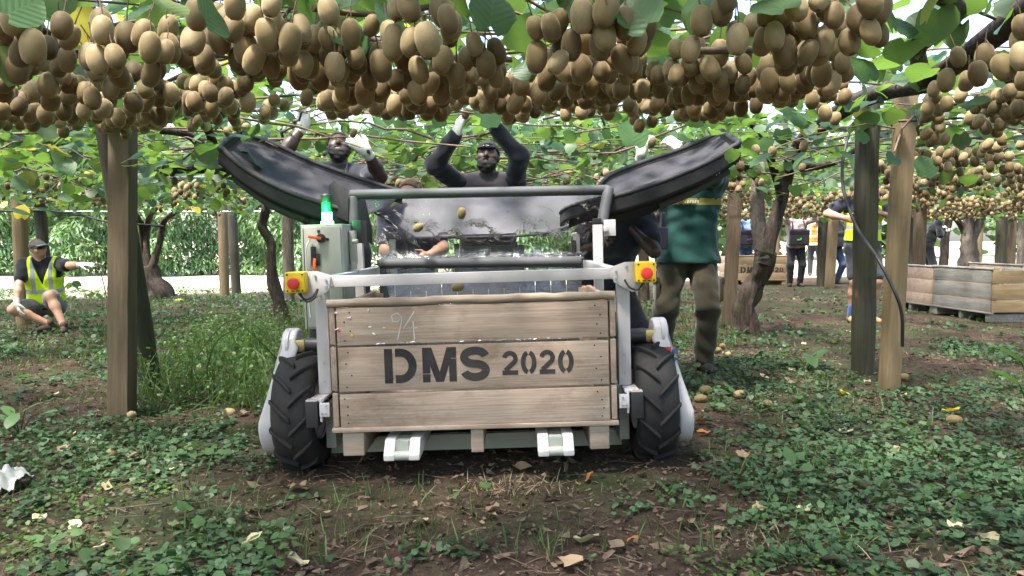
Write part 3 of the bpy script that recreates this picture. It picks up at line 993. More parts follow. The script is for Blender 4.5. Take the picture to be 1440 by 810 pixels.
MB().lathe([(0, 1.233), (.028, 1.2331), (.028, 1.268), (.022, 1.275), (0, 1.276)], (bx_, by_, 0), 'z', 20).build('lamp_cap', M['black'], st)
gl = bpy.data.lights.new('green_glow', 'POINT'); gl.energy = 1.1; gl.color = (.03, 1, .25); gl.shadow_soft_size = .03
glo = link(bpy.data.objects.new('green_glow', gl), st); glo.location = (bx_, by_ - .045, 1.20)

# padded bars
def pad(nm, p0, p1, r, mat='foam'):
    p0, p1 = Vector(p0), Vector(p1)
    d = (p1 - p0).normalized()
    mb = MB()
    mb.tube([p0, p0 + d * .004, p0 + d * .01] + [lerp(p0, p1, t) for t in (.25, .5, .75)] + [p1 - d * .01, p1 - d * .004, p1], [r * .8, r * .95, r, r, r, r, r, r * .95, r * .8], 20)
    return mb.build(nm, M[mat], RB, angle=50)
TA, TB = rl(492, 274, 4.4), rl(856, 267, 4.4)
pad('padded_top_bar', TA, TB, .029)
pad('padded_top_post', TA + Vector((.02, 0, -.01)), rl(492, 312, 4.4) + Vector((.03, -.02, -.02)), .032)
pad('padded_top_post', TB + Vector((0, .0, .012)), rl(846, 318, 4.3), .031)
MA, MC = rl(534, 371, 4.4), rl(818, 368, 4.4)
pad('padded_middle_bar', MA, MC, .032)
MB().box((MA.x + .02, MA.y + .01, MA.z - .045), (.04, .05, .05)).box((MC.x - .02, MC.y + .01, MC.z - .045), (.04, .05, .05)).build('bar_clamp', M['black'], RB, bevel=.004)
p = rl(841, 350, 4.28)
MB().box2((p.x - .026, p.y - .02, .36), (p.x + .026, p.y + .03, 1.085)).build('rear_upright', M['white'], RB, bevel=.004)
MB().box2((p.x - .026, p.y - .02, 1.086), (p.x + .02, p.y + .03, 1.12)).build('upright_cap', M['black'], RB, bevel=.004)
MB().box2((p.x + .034, p.y - .01, 1.02), (p.x + .10, p.y + .02, 1.11)).box2((p.x + .03, p.y - .03, 1.045), (p.x + .055, p.y - .011, 1.08)).build('side_bracket', M['white'], RB, bevel=.003)
MB().box2((-.70, p.y - .02, .36), (-.65, p.y + .03, 1.12)).build('rear_upright', M['white'], RB, bevel=.004)
# rear deck, ladder frame and dark back plates seen through the film
for x in (-.52, -.18, .02, .20, .58):
    MB().box2((x - .016, 1.78, .35), (x + .016, 1.82, 1.00)).build('rear_slat', M['black'], RB, bevel=.003)
MB().box2((-.62, 1.77, .86), (.62, 1.81, .92)).build('rear_rail', M['black'], RB, bevel=.003)
MB().box2((-.66, 1.35, .30), (.66, 2.25, .36)).build('rear_deck', M['cabinet'], RB, bevel=.004)
k = MB(); k.box2((-.15, 1.9, .36), (.26, 2.15, .98)); k.build('battery_housing', M['black'], RB, bevel=.01)
for s in (-1, 1):
    MB().box2((s * .60 - .02, 1.80, .36), (s * .60 + .02, 1.84, 1.04)).build('tray_post', M['white'], RB, bevel=.003)

# wing trays ----------------------------------------------------------
def resample(pts, n):
    P = catmull(pts, 12)
    L_ = [0]
    for a, b_ in zip(P, P[1:]): L_.append(L_[-1] + (b_ - a).length)
    out = []
    for i in range(n):
        t = L_[-1] * i / (n - 1)
        j = max(0, min(len(P) - 2, int(np.searchsorted(L_, t)) - 1))
        f = (t - L_[j]) / max(1e-6, L_[j + 1] - L_[j])
        out.append(lerp(P[j], P[j + 1], min(1, f)))
    return out

def loft(mb, A, B, nb=8, sag=0.0, wr=0.0, th=.004, seed=0.):
    n = len(A)
    P = []
    for i in range(n):
        for j in range(nb + 1):
            t = j / nb
            p = lerp(A[i], B[i], t)
            s = math.sin(math.pi * t) * math.sin(math.pi * min(1, max(0, i / (n - 1) * .9 + .1)))
            p = p + Vector((0, 0, -sag * s + wr * noise.noise(Vector((p.x * 9 + seed, p.y * 14, 0))) * (s ** .5 if s > 0 else 0)))
            P.append(p)
    off = len(P)
    fs = []
    for i in range(n - 1):
        for j in range(nb):
            a = i * (nb + 1) + j
            fs.append((a, a + 1, a + nb + 2, a + nb + 1))
    mb.add(P, fs)
    return mb

def solid_loft(name, A, B, mat, parent, th=.006, nb=8, sag=0, wr=0, seed=0.):
    mb = loft(MB(), A, B, nb, sag, wr, seed=seed)
    o = mb.build(name, M[mat], parent, angle=60)
    md = o.modifiers.new('thickness', 'SOLIDIFY'); md.thickness = th; md.offset = 0
    return o

def wing(front, back, name_lbl, end_front_back, seed):
    """front/back: rim top polylines from the inner end to the outer tip (robot space)"""
    n = 22
    A, B = resample(front, n), resample(back, n)
    rimh = .100
    w = thing('wing_tray', None, None); w.parent = RB
    for k in ('label', 'category'):
        if k in w: del w[k]
    down = Vector((0, 0, -rimh))
    A2 = [a + down + Vector((0, .012, 0)) for a in A]
    B2 = [b_ + down * .8 for b_ in B]
    FA = [a + Vector((0, .015, -.030)) for a in A]; FB = [b_ + Vector((0, -.01, -.030)) for b_ in B]
    solid_loft('tray_fabric', FA, FB, 'vinyl', w, .004, 14, .05, .022, seed)
    loop = A + [lerp(A[-1], B[-1], t) for t in (.2, .4, .6, .8)] + B[::-1]
    loop2 = A2 + [lerp(A2[-1], B2[-1], t) for t in (.2, .4, .6, .8)] + B2[::-1]
    solid_loft('tray_wall', loop, loop2, 'vinyl_rim', w, .026, 4, 0, 0)
    # rolled hem with small gathers
    P = catmull(loop, 4)
    mb = MB()
    mb.tube([p_ + Vector((0, 0, .0012 * math.sin(i * 1.9))) for i, p_ in enumerate(P)], [.0180 + .0006 * math.sin(i * 2.6) + random.uniform(-.0004, .0004) for i in range(len(P))], 9)
    mb.build('rolled_hem', M['vinyl_rim'], w, angle=70)
    return w, A, A2

lf = [rl(500, 300, 4.42), rl(458, 288, 4.40), rl(400, 268, 4.40), rl(345, 238, 4.40), rl(308, 206, 4.42)]
lbk = [rl(565, 270, 5.05), rl(510, 253, 5.05), rl(440, 228, 5.05), rl(385, 203, 5.05), rl(337, 186, 5.0)]
WL, A, A2 = wing(lf, lbk, 'left', None, 1.)
WL['label'] = 'black fabric wing tray over the control cabinet'
mb = MB().tube(catmull([A2[2] + Vector((0, .07, -.028)), A2[8] + Vector((0, .07, -.026)), A2[13] + Vector((0, .07, -.026)), A2[19] + Vector((0, .08, -.022))], 6), .026, 14)
mb.build('support_tube', M['foam'], WL)
mb = MB()
mb.tube([A2[7] + Vector((0, .07, -.027)), A2[8] + Vector((.012, .07, -.027))], .031, 14); mb.build('tube_strap', M['black'], WL)
# folded black flaps beside the beacon
q = [rl(462, 262, 4.42), rl(470, 252, 4.42), rl(490, 275, 4.36), rl(490, 312, 4.36), rl(462, 300, 4.42)]
o = MB().prism(q, (0, .012, 0)).build('fabric_flap', M['vinyl_rim'], WL, bevel=.002)
q = [rl(505, 280, 4.25), rl(513, 280, 4.3), rl(522, 318, 4.3), rl(524, 345, 4.3), rl(506, 330, 4.25)]
MB().prism(q, (0, .012, 0)).build('fabric_flap', M['vinyl_rim'], WL, bevel=.002)

rf = [rl(800, 296, 4.42), rl(830, 284, 4.42), rl(880, 272, 4.40), rl(940, 252, 4.40), rl(1000, 226, 4.40), rl(1039, 201, 4.42)]
rbk = [rl(842, 264, 5.05), rl(860, 246, 5.05), rl(905, 228, 5.05), rl(950, 213, 5.05), rl(990, 197, 5.05), rl(1014, 184, 5.0)]
WR_, A, A2 = wing(rf, rbk, 'right', None, 5.)
WR_['label'] = 'black fabric wing tray in front of the green-shirted man'
MB().tube(catmull([A2[11] + Vector((0, .07, -.028)), A2[15] + Vector((0, .07, -.026)), A2[20] + Vector((0, .08, -.02))], 6), .026, 14).build('support_tube', M['foam'], WR_)
# deep lower skirt on the inner half and the rounded nose
sk = [a + Vector((0, .05, -.0)) for a in A2[2:13]]
solid_loft('tray_skirt', sk, [p_ + Vector((0, .03, -.045 * smooth((13 - i) / 6) - .015)) for i, p_ in enumerate(sk)], 'vinyl_rim', WR_, .008, 4)
nose = [rl(852, 279, 4.42), rl(820, 284, 4.40), rl(796, 292, 4.36), rl(788, 300, 4.42), rl(800, 296, 4.52), rl(830, 286, 4.6), rl(856, 280, 4.68)]
n1 = resample(nose, 24)
solid_loft('tray_nose', n1, [p_ + Vector((0, .01, -.075)) for p_ in n1], 'vinyl', WR_, .008, 4)
MB().tube([p_ + Vector((0, 0, .002 * math.sin(i * 2.))) for i, p_ in enumerate(catmull(n1, 3))], .009, 8).build('nose_hem', M['vinyl'], WR_)

# clear film curtain and grey mesh tray between the bars ----------------
def film_material():
    m, nt, bs, out = nodemat('clear_film')
    bs.inputs['Base Color'].default_value = (.85, .86, .88, 1)
    bs.inputs['Roughness'].default_value = .08
    bs.inputs['Specular IOR Level'].default_value = .8
    v = mapped(nt, (1, 1, 1))
    bump(nt, bs, tex_noise(nt, 9, 4, .55, v, 1.2), .55, .03)
    tr = nt.nodes.new('ShaderNodeBsdfTransparent'); tr.inputs[0].default_value = (.96, .96, .97, 1)
    gl_ = nt.nodes.new('ShaderNodeBsdfGlossy'); gl_.inputs['Roughness'].default_value = .07
    bmp = [n for n in nt.nodes if n.bl_idname == 'ShaderNodeBump'][0]
    nt.links.new(bmp.outputs[0], gl_.inputs['Normal'])
    fr = nt.nodes.new('ShaderNodeFresnel'); fr.inputs[0].default_value = 1.55
    nt.links.new(bmp.outputs[0], fr.inputs['Normal'])
    ml = nt.nodes.new('ShaderNodeMath'); ml.operation = 'MULTIPLY_ADD'; ml.inputs[1].default_value = 1.15; ml.inputs[2].default_value = .0
    nt.links.new(fr.outputs[0], ml.inputs[0])
    mx = nt.nodes.new('ShaderNodeMixShader')
    nt.links.new(ml.outputs[0], mx.inputs[0]); nt.links.new(tr.outputs[0], mx.inputs[1]); nt.links.new(gl_.outputs[0], mx.inputs[2])
    nt.links.new(mx.outputs[0], out.inputs['Surface'])
    return m
M['film'] = film_material()

def mesh_material():
    m, nt, bs, out = nodemat('grey_shade_cloth')
    bs.inputs['Base Color'].default_value = (.075, .075, .088, 1); bs.inputs['Roughness'].default_value = .6
    tr = nt.nodes.new('ShaderNodeBsdfTransparent')
    mx = nt.nodes.new('ShaderNodeMixShader')
    v = mapped(nt, (1, 1, 1))
    f = ramp(nt, tex_noise(nt, 3, 3, .5, v), [(.3, (.80,) * 3), (.7, (.92,) * 3)])
    nt.links.new(f, mx.inputs[0]); nt.links.new(tr.outputs[0], mx.inputs[1]); nt.links.new(bs.outputs[0], mx.inputs[2])
    nt.links.new(mx.outputs[0], out.inputs['Surface'])
    return m
M['shade'] = mesh_material()

def film_sheet(name, rows, mat, cols=40, wr=.012, crinkle=.007):
    """rows: list of (left point, right point) from top to bottom in robot space"""
    Ls = catmull([r[0] for r in rows], 5); Rs = catmull([r[1] for r in rows], 5)
    n = len(Ls)
    P, fs = [], []
    for i in range(n):
        for j in range(cols + 1):
            t = j / cols
            p_ = lerp(Ls[i], Rs[i], t)
            k = min(1, i / 6) * min(1, (n - 1 - i) / 4 + .35)
            dy = wr * noise.noise(Vector((p_.x * 5, p_.z * 4, 1.3))) + crinkle * noise.noise(Vector((p_.x * 22, p_.z * 16, 4.1))) + crinkle * .8 * noise.noise(Vector((p_.x * 30 + p_.z * 24, p_.z * 9, 8.)))
            P.append(p_ + Vector((0, dy * k * 2.2, dy * k)))
    for i in range(n - 1):
        for j in range(cols):
            a = i * (cols + 1) + j
            fs.append((a, a + 1, a + cols + 2, a + cols + 1))
    return MB().add(P, fs).build(name, mat, RB, angle=180)
film_sheet('clear_film_curtain', [
    (rl(500, 283, 4.37), rl(848, 276, 4.37)), (rl(512, 300, 4.38), rl(845, 292, 4.39)), (rl(522, 325, 4.43), rl(836, 318, 4.44)),
    (rl(530, 350, 4.5), rl(828, 345, 4.5)), (rl(534, 368, 4.46), rl(820, 364, 4.46))], M['film'], 60)
film_sheet('clear_film_skirt', [
    (rl(534, 376, 4.36), rl(818, 373, 4.36)), (rl(540, 392, 4.12), rl(815, 390, 4.12)), (rl(545, 402, 4.0), rl(812, 399, 4.0)), (rl(548, 422, 3.86), rl(812, 417, 3.86)), (rl(548, 470, 3.75), rl(812, 470, 3.75))], M['film'], 60, .02, .012)
film_sheet('grey_mesh_tray', [
    (rl(500, 268, 5.2), rl(865, 262, 5.2)), (rl(515, 285, 5.1), rl(850, 278, 5.1)), (rl(550, 318, 4.95), rl(830, 300, 4.95)), (rl(585, 333, 4.85), rl(800, 325, 4.85))], M['shade'], 40, .02, .002)
mb = MB()
mb.tube([rl(512, 290, 5.1), rl(585, 334, 4.83)], .008, 8); mb.tube(catmull([rl(585, 334, 4.83), rl(690, 333, 4.82), rl(760, 329, 4.83), rl(802, 318, 4.86)], 5), .009, 8)
mb.build('tray_hem', M['vinyl'], RB)
# slatted conveyor curtain lower down (dark strips behind the film)
for i in range(13):
    x = -.50 + i * .084
    MB().box((x, .93 + .004 * (i % 2), .63), (.080, .004, .40)).build('rubber_strip', M['foam'], RB)

# ================================================================== SMOOTH BODIES (distance fields meshed with surface nets)
def surface_nets(f, lo, h):
    """f: 3d array of signed distances -> verts, quads"""
    nx_, ny_, nz_ = f.shape
    s = f < 0
    corners = [(i, j, k) for i in (0, 1) for j in (0, 1) for k in (0, 1)]
    cnt = np.zeros((nx_ - 1, ny_ - 1, nz_ - 1), dtype=np.int8)
    for (i, j, k) in corners:
        cnt += s[i:nx_ - 1 + i, j:ny_ - 1 + j, k:nz_ - 1 + k]
    act = (cnt > 0) & (cnt < 8)
    ci = np.argwhere(act)
    if len(ci) == 0: return np.zeros((0, 3)), np.zeros((0, 4), dtype=int)
    vid = -np.ones(act.shape, dtype=np.int64)
    vid[act] = np.arange(len(ci))
    val = {c: f[ci[:, 0] + c[0], ci[:, 1] + c[1], ci[:, 2] + c[2]] for c in corners}
    acc = np.zeros((len(ci), 3)); num = np.zeros(len(ci))
    for a in corners:
        for ax in range(3):
            if a[ax]: continue
            b_ = list(a); b_[ax] = 1; b_ = tuple(b_)
            va, vb = val[a], val[b_]
            m = (va < 0) != (vb < 0)
            t = np.where(m, va / np.where(m, va - vb, 1), 0)
            p = np.tile(np.array(a, dtype=float), (len(ci), 1))
            p[:, ax] = t
            acc += p * m[:, None]; num += m
    V = (ci + acc / num[:, None]) * h + np.asarray(lo)
    Q = []
    for ax in range(3):
        o1, o2 = [(1, 2), (2, 0), (0, 1)][ax]
        sl0 = [slice(None)] * 3; sl1 = [slice(None)] * 3
        sl0[ax] = slice(0, -1); sl1[ax] = slice(1, None)
        a, b_ = s[tuple(sl0)], s[tuple(sl1)]
        e = np.argwhere(a != b_)
        e = e[(e[:, o1] > 0) & (e[:, o2] > 0) & (e[:, o1] < f.shape[o1] - 1) & (e[:, o2] < f.shape[o2] - 1)]
        if len(e) == 0: continue
        def at(d1, d2):
            q = e.copy(); q[:, o1] += d1; q[:, o2] += d2
            return vid[q[:, 0], q[:, 1], q[:, 2]]
        q = np.stack([at(-1, -1), at(0, -1), at(0, 0), at(-1, 0)], 1)
        flip = ~a[e[:, 0], e[:, 1], e[:, 2]]
        q[flip] = q[flip][:, ::-1]
        Q.append(q)
    return V, np.concatenate(Q)

def cap(a, b_, r0, r1=None, k=.03):
    return ('cap', np.array(a, float), np.array(b_, float), r0, r0 if r1 is None else r1, k)
def ell(c, rad, rot=None, k=.02):
    return ('ell', np.array(c, float), np.array(rad, float), np.eye(3) if rot is None else np.array(rot, float), 0, k)
def cut(p):
    return ('cut',) + p

def sdf_mesh(name, prims, h, mat, parent, disp=None, clip=None, matfn=None, mats=None, grow=0.0):
    P = []
    for q in prims:
        p = q[1:] if q[0] == 'cut' else q
        if q[0] == 'cut': continue
        if p[0] == 'cap':
            r = max(p[3], p[4]) + grow
            P.append((np.minimum(p[1], p[2]) - r, np.maximum(p[1], p[2]) + r))
        else:
            r = float(p[2].max()) + grow
            P.append((p[1] - r, p[1] + r))
    lo = np.min([a for a, _ in P], 0) - 3 * h - .01
    hi = np.max([b_ for _, b_ in P], 0) + 3 * h + .01
    n = np.ceil((hi - lo) / h).astype(int) + 1
    f = np.full(n, 1.0)
    ax = [lo[i] + np.arange(n[i]) * h for i in range(3)]
    for q in prims:
        iscut = q[0] == 'cut'
        p = q[1:] if iscut else q
        k = p[5]
        mar = k + 2.5 * h + .01 + grow
        if p[0] == 'cap':
            r = max(p[3], p[4]); a_, b_ = np.minimum(p[1], p[2]) - r - mar, np.maximum(p[1], p[2]) + r + mar
        else:
            r = float(p[2].max()); a_, b_ = p[1] - r - mar, p[1] + r + mar
        i0 = np.clip(np.floor((a_ - lo) / h).astype(int), 0, n - 1); i1 = np.clip(np.ceil((b_ - lo) / h).astype(int) + 1, 1, n)
        sl = tuple(slice(i0[i], i1[i]) for i in range(3))
        if any(i0[i] >= i1[i] for i in range(3)): continue
        X, Y, Z = np.meshgrid(*[ax[i][sl[i]] for i in range(3)], indexing='ij')
        if p[0] == 'cap':
            A, B = p[1], p[2]
            d = B - A; L2 = max(1e-9, float(d @ d))
            t = np.clip(((X - A[0]) * d[0] + (Y - A[1]) * d[1] + (Z - A[2]) * d[2]) / L2, 0, 1)
            dist = np.sqrt((X - A[0] - t * d[0]) ** 2 + (Y - A[1] - t * d[1]) ** 2 + (Z - A[2] - t * d[2]) ** 2) - (p[3] + (p[4] - p[3]) * t)
        else:
            c, rad, Rm = p[1], p[2], p[3]
            Q = np.stack([X - c[0], Y - c[1], Z - c[2]], -1) @ Rm      # into local axes (columns of Rm)
            qn = np.sqrt(((Q / rad) ** 2).sum(-1)) + 1e-9
            q2 = np.sqrt(((Q / rad ** 2) ** 2).sum(-1)) + 1e-9
            dist = qn * (qn - 1) / q2
        dist = dist - grow * (0 if iscut else 1)
        cur = f[sl]
        if iscut:
            b2 = -dist; hh = np.clip(.5 - .5 * (b2 - cur) / k, 0, 1)
            f[sl] = b2 + (cur - b2) * hh + k * hh * (1 - hh) if False else np.maximum(cur, b2)
        else:
            hh = np.clip(.5 + .5 * (cur - dist) / k, 0, 1)
            f[sl] = cur + (dist - cur) * hh - k * hh * (1 - hh)
    if disp is not None or clip is not None:
        X, Y, Z = np.meshgrid(*ax, indexing='ij')
        if disp is not None: f = f + disp(X, Y, Z)
        if clip is not None: f = np.maximum(f, clip(X, Y, Z))
    V, Q = surface_nets(f, lo, h)
    if len(V) == 0: return None
    mi = None
    if matfn is not None:
        cen = V[Q].mean(1)
        mi = matfn(cen)
    me = np_mesh(name, V, Q, mats or [mat], True, matidx=mi)
    return link(bpy.data.objects.new(name, me), parent)

def wrinkles(amp, fx=22, seed=0.):
    def d(X, Y, Z):
        return amp * (np.sin(X * fx + 6 * np.sin(Z * 7 + seed) + seed) * np.sin(Z * fx * 1.4 + 5 * np.sin(Y * 9 + X * 6) + seed * 2) + .6 * np.sin(Z * fx * 2.3 + X * 19 + 3 * np.sin(Y * 23 + seed)))
    return d

def cloth(name, col, rough=.85, var=.18, check=None):
    m = plain(name, col, rough, var=var, nscale=14, bmp=.25, spec=.2)
    m.node_tree.nodes['Principled BSDF'].inputs['Sheen Weight'].default_value = .25
    return m
M['skin_dark'] = plain('dark_skin', (.062, .034, .025), .42, var=.15, nscale=20)
M['skin_tan'] = plain('tanned_skin', (.42, .235, .155), .5, var=.1, nscale=20)
M['glove'] = cloth('knit_glove', (.62, .59, .52), .95)
M['grey_shirt'] = cloth('charcoal_shirt', (.034, .036, .048))
M['black_shirt'] = cloth('black_sleeves', (.008, .009, .012))
M['brown_vest'] = cloth('taupe_vest', (.042, .037, .041))
M['navy_shirt'] = cloth('navy_shirt', (.022, .026, .045))
M['green_shirt'] = cloth('bottle_green_shirt', (.009, .052, .045))
M['yellow_band'] = cloth('yellow_print', (.30, .25, .06))
M['pale_print'] = cloth('pale_print', (.62, .60, .38))
M['khaki'] = cloth('khaki_trousers', (.037, .031, .018))
M['black_shoes'] = plain('black_shoes', (.015, .015, .016), .6)
M['shorts_dark'] = cloth('charcoal_shorts', (.045, .046, .055))
M['shorts'] = cloth('grey_shorts', (.17, .165, .175))
M['dark_trousers'] = cloth('dark_trousers', (.020, .021, .027))
M['jeans'] = cloth('blue_jeans', (.055, .085, .17))
M['hivis'] = cloth('hi_vis_yellow', (.62, .85, .015), .6)
M['hivis_or'] = cloth('hi_vis_orange', (.9, .20, .02), .6)
M['reflect'] = plain('reflective_tape', (.36, .37, .38), .4)
M['boots'] = plain('brown_boots', (.055, .032, .02), .7, nscale=20)
M['tan_boots'] = plain('tan_boots', (.35, .24, .11), .75, nscale=20)
M['sock_blue'] = cloth('blue_sock', (.05, .10, .32))
M['hair'] = plain('black_hair', (.010, .009, .008), .8, nscale=60, bmp=.6)
M['hair_brown'] = plain('brown_hair', (.16, .10, .06), .8, nscale=60, bmp=.6)
M['cap_grey'] = cloth('grey_cap', (.11, .11, .115))
M['pink_shirt'] = cloth('pale_pink_shirt', (.50, .36, .36), var=.35)
M['check_shirt'] = cloth('blue_check_shirt', (.20, .29, .50), var=.5)
M['bag'] = cloth('black_picking_bag', (.024, .021, .028))
M['glass_dark'] = plain('dark_lens', (.01, .01, .012), .08)
M['green_logo'] = plain('green_logo', (.10, .45, .06), .6)
M['purple_logo'] = plain('purple_logo', (.16, .05, .25), .6)
M['lips'] = plain('dark_lips', (.10, .045, .04), .5)

def V3(*a): return Vector(a)
def ik(a, c, l1, l2, pole):
    """elbow position for two bones from a to c bending toward pole"""
    d = c - a
    L_ = min(d.length, (l1 + l2) * .999)
    dn = d.normalized()
    x = (l1 * l1 - l2 * l2 + L_ * L_) / (2 * L_)
    h = math.sqrt(max(0, l1 * l1 - x * x))
    p = pole - dn * pole.dot(dn)
    p = p.normalized() if p.length > 1e-5 else dn.orthogonal()
    return a + dn * x + p * h, a + dn * L_

def frame(fwd, up):
    f = fwd.normalized()
    s = f.cross(up).normalized()          # person's right when f is forward
    u = s.cross(f)
    return s, f, u

def hand_prims(w, direction, normal, curl, side, s=1.0):
    """w wrist; direction towards fingers; normal = back of the hand; side=+1 thumb towards direction x normal"""
    d = direction.normalized()
    nrm = (normal - d * normal.dot(d)).normalized()
    across = d.cross(nrm) * side
    P = []
    pl = .085 * s
    for o in (-.03, -.011, .009, .028):
        P.append(cap(w + across * o * .6 * s, w + d * pl + across * o * s, .0165 * s, .0135 * s, .018))
    lens = [.062, .074, .080, .072]
    for i, o in enumerate((-.032, -.0105, .0105, .031)):
        L_ = lens[i] * s
        p = w + d * pl + across * o * s
        ang = 0
        segs = (.45, .32, .26)
        for j, sg in enumerate(segs):
            ang += curl * (0.55 if j == 0 else .8) * (1 + .12 * (i - 1.5) * (1 if j else .5))
            dd = d * math.cos(ang) - nrm * math.sin(ang) + across * (.06 * (i - 1.5))
            q = p + dd.normalized() * L_ * sg
            P.append(cap(p, q, (.0102 - .0008 * j) * s, (.0096 - .001 * j) * s, .004))
            p = q
    # thumb leaves the side of the palm near its base
    p0 = w + d * .022 * s + across * .026 * s
    d1 = (d * .62 + across * .72 - nrm * .35).normalized()
    p1 = p0 + d1 * .040 * s
    d2 = (d * .85 + across * .25 - nrm * (.35 + curl * .4)).normalized()
    p2 = p1 + d2 * .032 * s
    p3 = p2 + (d2 - nrm * curl * .35).normalized() * .024 * s
    P += [cap(p0, p1, .0145 * s, .0118 * s, .012), cap(p1, p2, .0115 * s, .0105 * s, .004), cap(p2, p3, .0102 * s, .0088 * s, .004)]
    return P

def person(label, gx_, gy_, yaw, *, scale=1.0, crouch=0.0, lean=0.0, lean_side=0.0, wrists=None, elbows=None, hands=None, curl=.7, ankles=None, knees=None,
           head_up=0.0, head_yaw=0.0, skin='skin_dark', shirt='grey_shirt', sleeve='short', sleeve_mat=None, trousers='khaki', legs='long', shoes='boots',
           glove='glove', h=.012, vest=None, hair='hair', beard=False, cap_mat=None, glasses=None, socks=None, shirt_band=None, pelvis=None, toes=None,
           shirt_loose=.016, wr_amp=.004, group=None, z0=None, bag=None, face=True, shirt_len=.06, legw=1.0):
    S = scale
    z0 = gz(gx_, gy_) if z0 is None else z0
    root = thing('person', label, 'person', (gx_, gy_, z0), group=group)
    fwd = V3(math.sin(yaw), -math.cos(yaw), 0)        # yaw 0 faces the camera (-y)
    rgt = fwd.cross(V3(0, 0, 1))                      # the person's right
    up0 = V3(0, 0, 1)
    O = V3(0, 0, 0)
    pel = pelvis if pelvis is not None else O + up0 * (.93 * S - crouch)
    tup = (up0 * math.cos(lean) + fwd * math.sin(lean) + rgt * math.sin(lean_side)).normalized()
    waist = pel + tup * .12 * S
    chest = pel + tup * .36 * S
    neck = pel + tup * .555 * S
    hd_f = (fwd * math.cos(head_yaw) + rgt * math.sin(head_yaw))
    hf = (hd_f * math.cos(head_up) + up0 * math.sin(head_up))
    hs, hf, hu = frame(hf, (tup if abs(head_up) < .2 else up0) - hf * .0001)
    head = neck + (tup * .5 + hu * .5).normalized() * .135 * S - hf * .004 + fwd * .02 * S
    sh = {s: pel + tup * .495 * S + rgt * s * .185 * S for s in (1, -1)}
    hip = {s: pel + rgt * s * .09 * S - up0 * .03 * S for s in (1, -1)}
    l_ua, l_fa, l_th, l_sh = .295 * S, .255 * S, .43 * S, .415 * S
    wr, el, an, kn = {}, {}, {}, {}
    for s in (1, -1):
        tgt = (wrists or {}).get(s)
        tgt = sh[s] + rgt * s * .10 + fwd * .10 - up0 * .50 * S if tgt is None else tgt - V3(gx_, gy_, z0)
        pole = (elbows or {}).get(s, rgt * s * .6 - fwd * .4 - up0 * .5)
        if (tgt - sh[s]).length > .50 * S and (tgt.z > sh[s].z):   # raised arm lifts the shoulder
            sh[s] = sh[s] + (tgt - sh[s]).normalized() * .045 * S
        el[s], wr[s] = ik(sh[s], tgt, l_ua, l_fa, pole)
        at_ = (ankles or {}).get(s)
        at_ = O + rgt * s * .11 * S + up0 * .085 * S if at_ is None else at_ - V3(gx_, gy_, z0)
        kn[s], an[s] = ik(hip[s], at_, l_th, l_sh, (knees or {}).get(s, fwd + rgt * s * .25))
    T = lambda p: p
    skm = M[skin]
    # --- body (skin)
    B = [ell(head + hu * .018 * S - hf * .008 * S, (.074 * S, .094 * S, .098 * S), np.array([hs, hf, hu]).T, .02),
         ell(head - hu * .055 * S + hf * .028 * S, (.052 * S, .058 * S, .060 * S), np.array([hs, hf, hu]).T, .035),
         cap(neck - tup * .03 * S, head - hu * .05 * S - hf * .015 * S, .058 * S, .052 * S, .03)]
    if face:
        B += [cap(head + hf * .082 * S + hu * .012 * S, head + hf * .104 * S - hu * .024 * S, .009 * S, .0145 * S, .012),
              ell(head + hf * .094 * S - hu * .028 * S, (.021 * S, .012 * S, .010 * S), np.array([hs, hf, hu]).T, .008),
              cap(head + hf * .080 * S + hu * .030 * S + hs * .032 * S, head + hf * .080 * S + hu * .030 * S - hs * .032 * S, .011 * S, None, .015),
              cap(head + hf * .080 * S - hu * .058 * S + hs * .020 * S, head + hf * .080 * S - hu * .058 * S - hs * .020 * S, .0105 * S, None, .010),
              cap(head + hf * .078 * S - hu * .072 * S + hs * .014 * S, head + hf * .078 * S - hu * .072 * S - hs * .014 * S, .0105 * S, None, .008)]
        for s in (1, -1):
            B.append(ell(head + hs * s * .074 * S - hf * .012 * S - hu * .005 * S, (.010 * S, .018 * S, .030 * S), np.array([hs, hf, hu]).T, .008))
            B.append(ell(head + hs * s * .045 * S + hf * .055 * S - hu * .018 * S, (.022 * S, .024 * S, .022 * S), np.array([hs, hf, hu]).T, .025))
            B.append(cut(ell(head + hs * s * .032 * S + hf * .098 * S + hu * .008 * S, (.016 * S, .016 * S, .010 * S), np.array([hs, hf, hu]).T, .01)))
    torso = []
    for s in (1, -1):
        torso += [cap(pel + rgt * s * .075 * S - up0 * .02, waist + rgt * s * .070 * S, .098 * S, .096 * S, .05),
                  cap(waist + rgt * s * .070 * S, chest + rgt * s * .085 * S, .094 * S, .108 * S, .05),
                  cap(chest + rgt * s * .085 * S, neck - tup * .075 * S + rgt * s * .075 * S, .106 * S, .075 * S, .05),
                  cap(neck - tup * .045 * S + rgt * s * .05 * S, sh[s], .056 * S, .066 * S, .05)]
    arms_u = {s: [cap(sh[s], el[s], .056 * S, .043 * S, .03)] for s in (1, -1)}
    arms_f = {s: [cap(el[s], lerp(el[s], wr[s], .35), .041 * S, .043 * S, .03), cap(lerp(el[s], wr[s], .35), wr[s], .043 * S, .028 * S, .03)] for s in (1, -1)}
    th = {s: [cap(hip[s], kn[s], .086 * S, .058 * S, .05)] for s in (1, -1)}
    sk_ = {s: [cap(kn[s], lerp(kn[s], an[s], .35) - fwd * .012 * S, .055 * S, .054 * S, .04), cap(lerp(kn[s], an[s], .35) - fwd * .012 * S, an[s], .054 * S, .037 * S, .04)] for s in (1, -1)}
    body = B + torso
    for s in (1, -1):
        body += arms_u[s] + arms_f[s] + th[s] + sk_[s]
        if glove is None:
            body += hand_prims(wr[s], *(hands or {}).get(s, (wr[s] - el[s], rgt * s)), curl, -s, S)
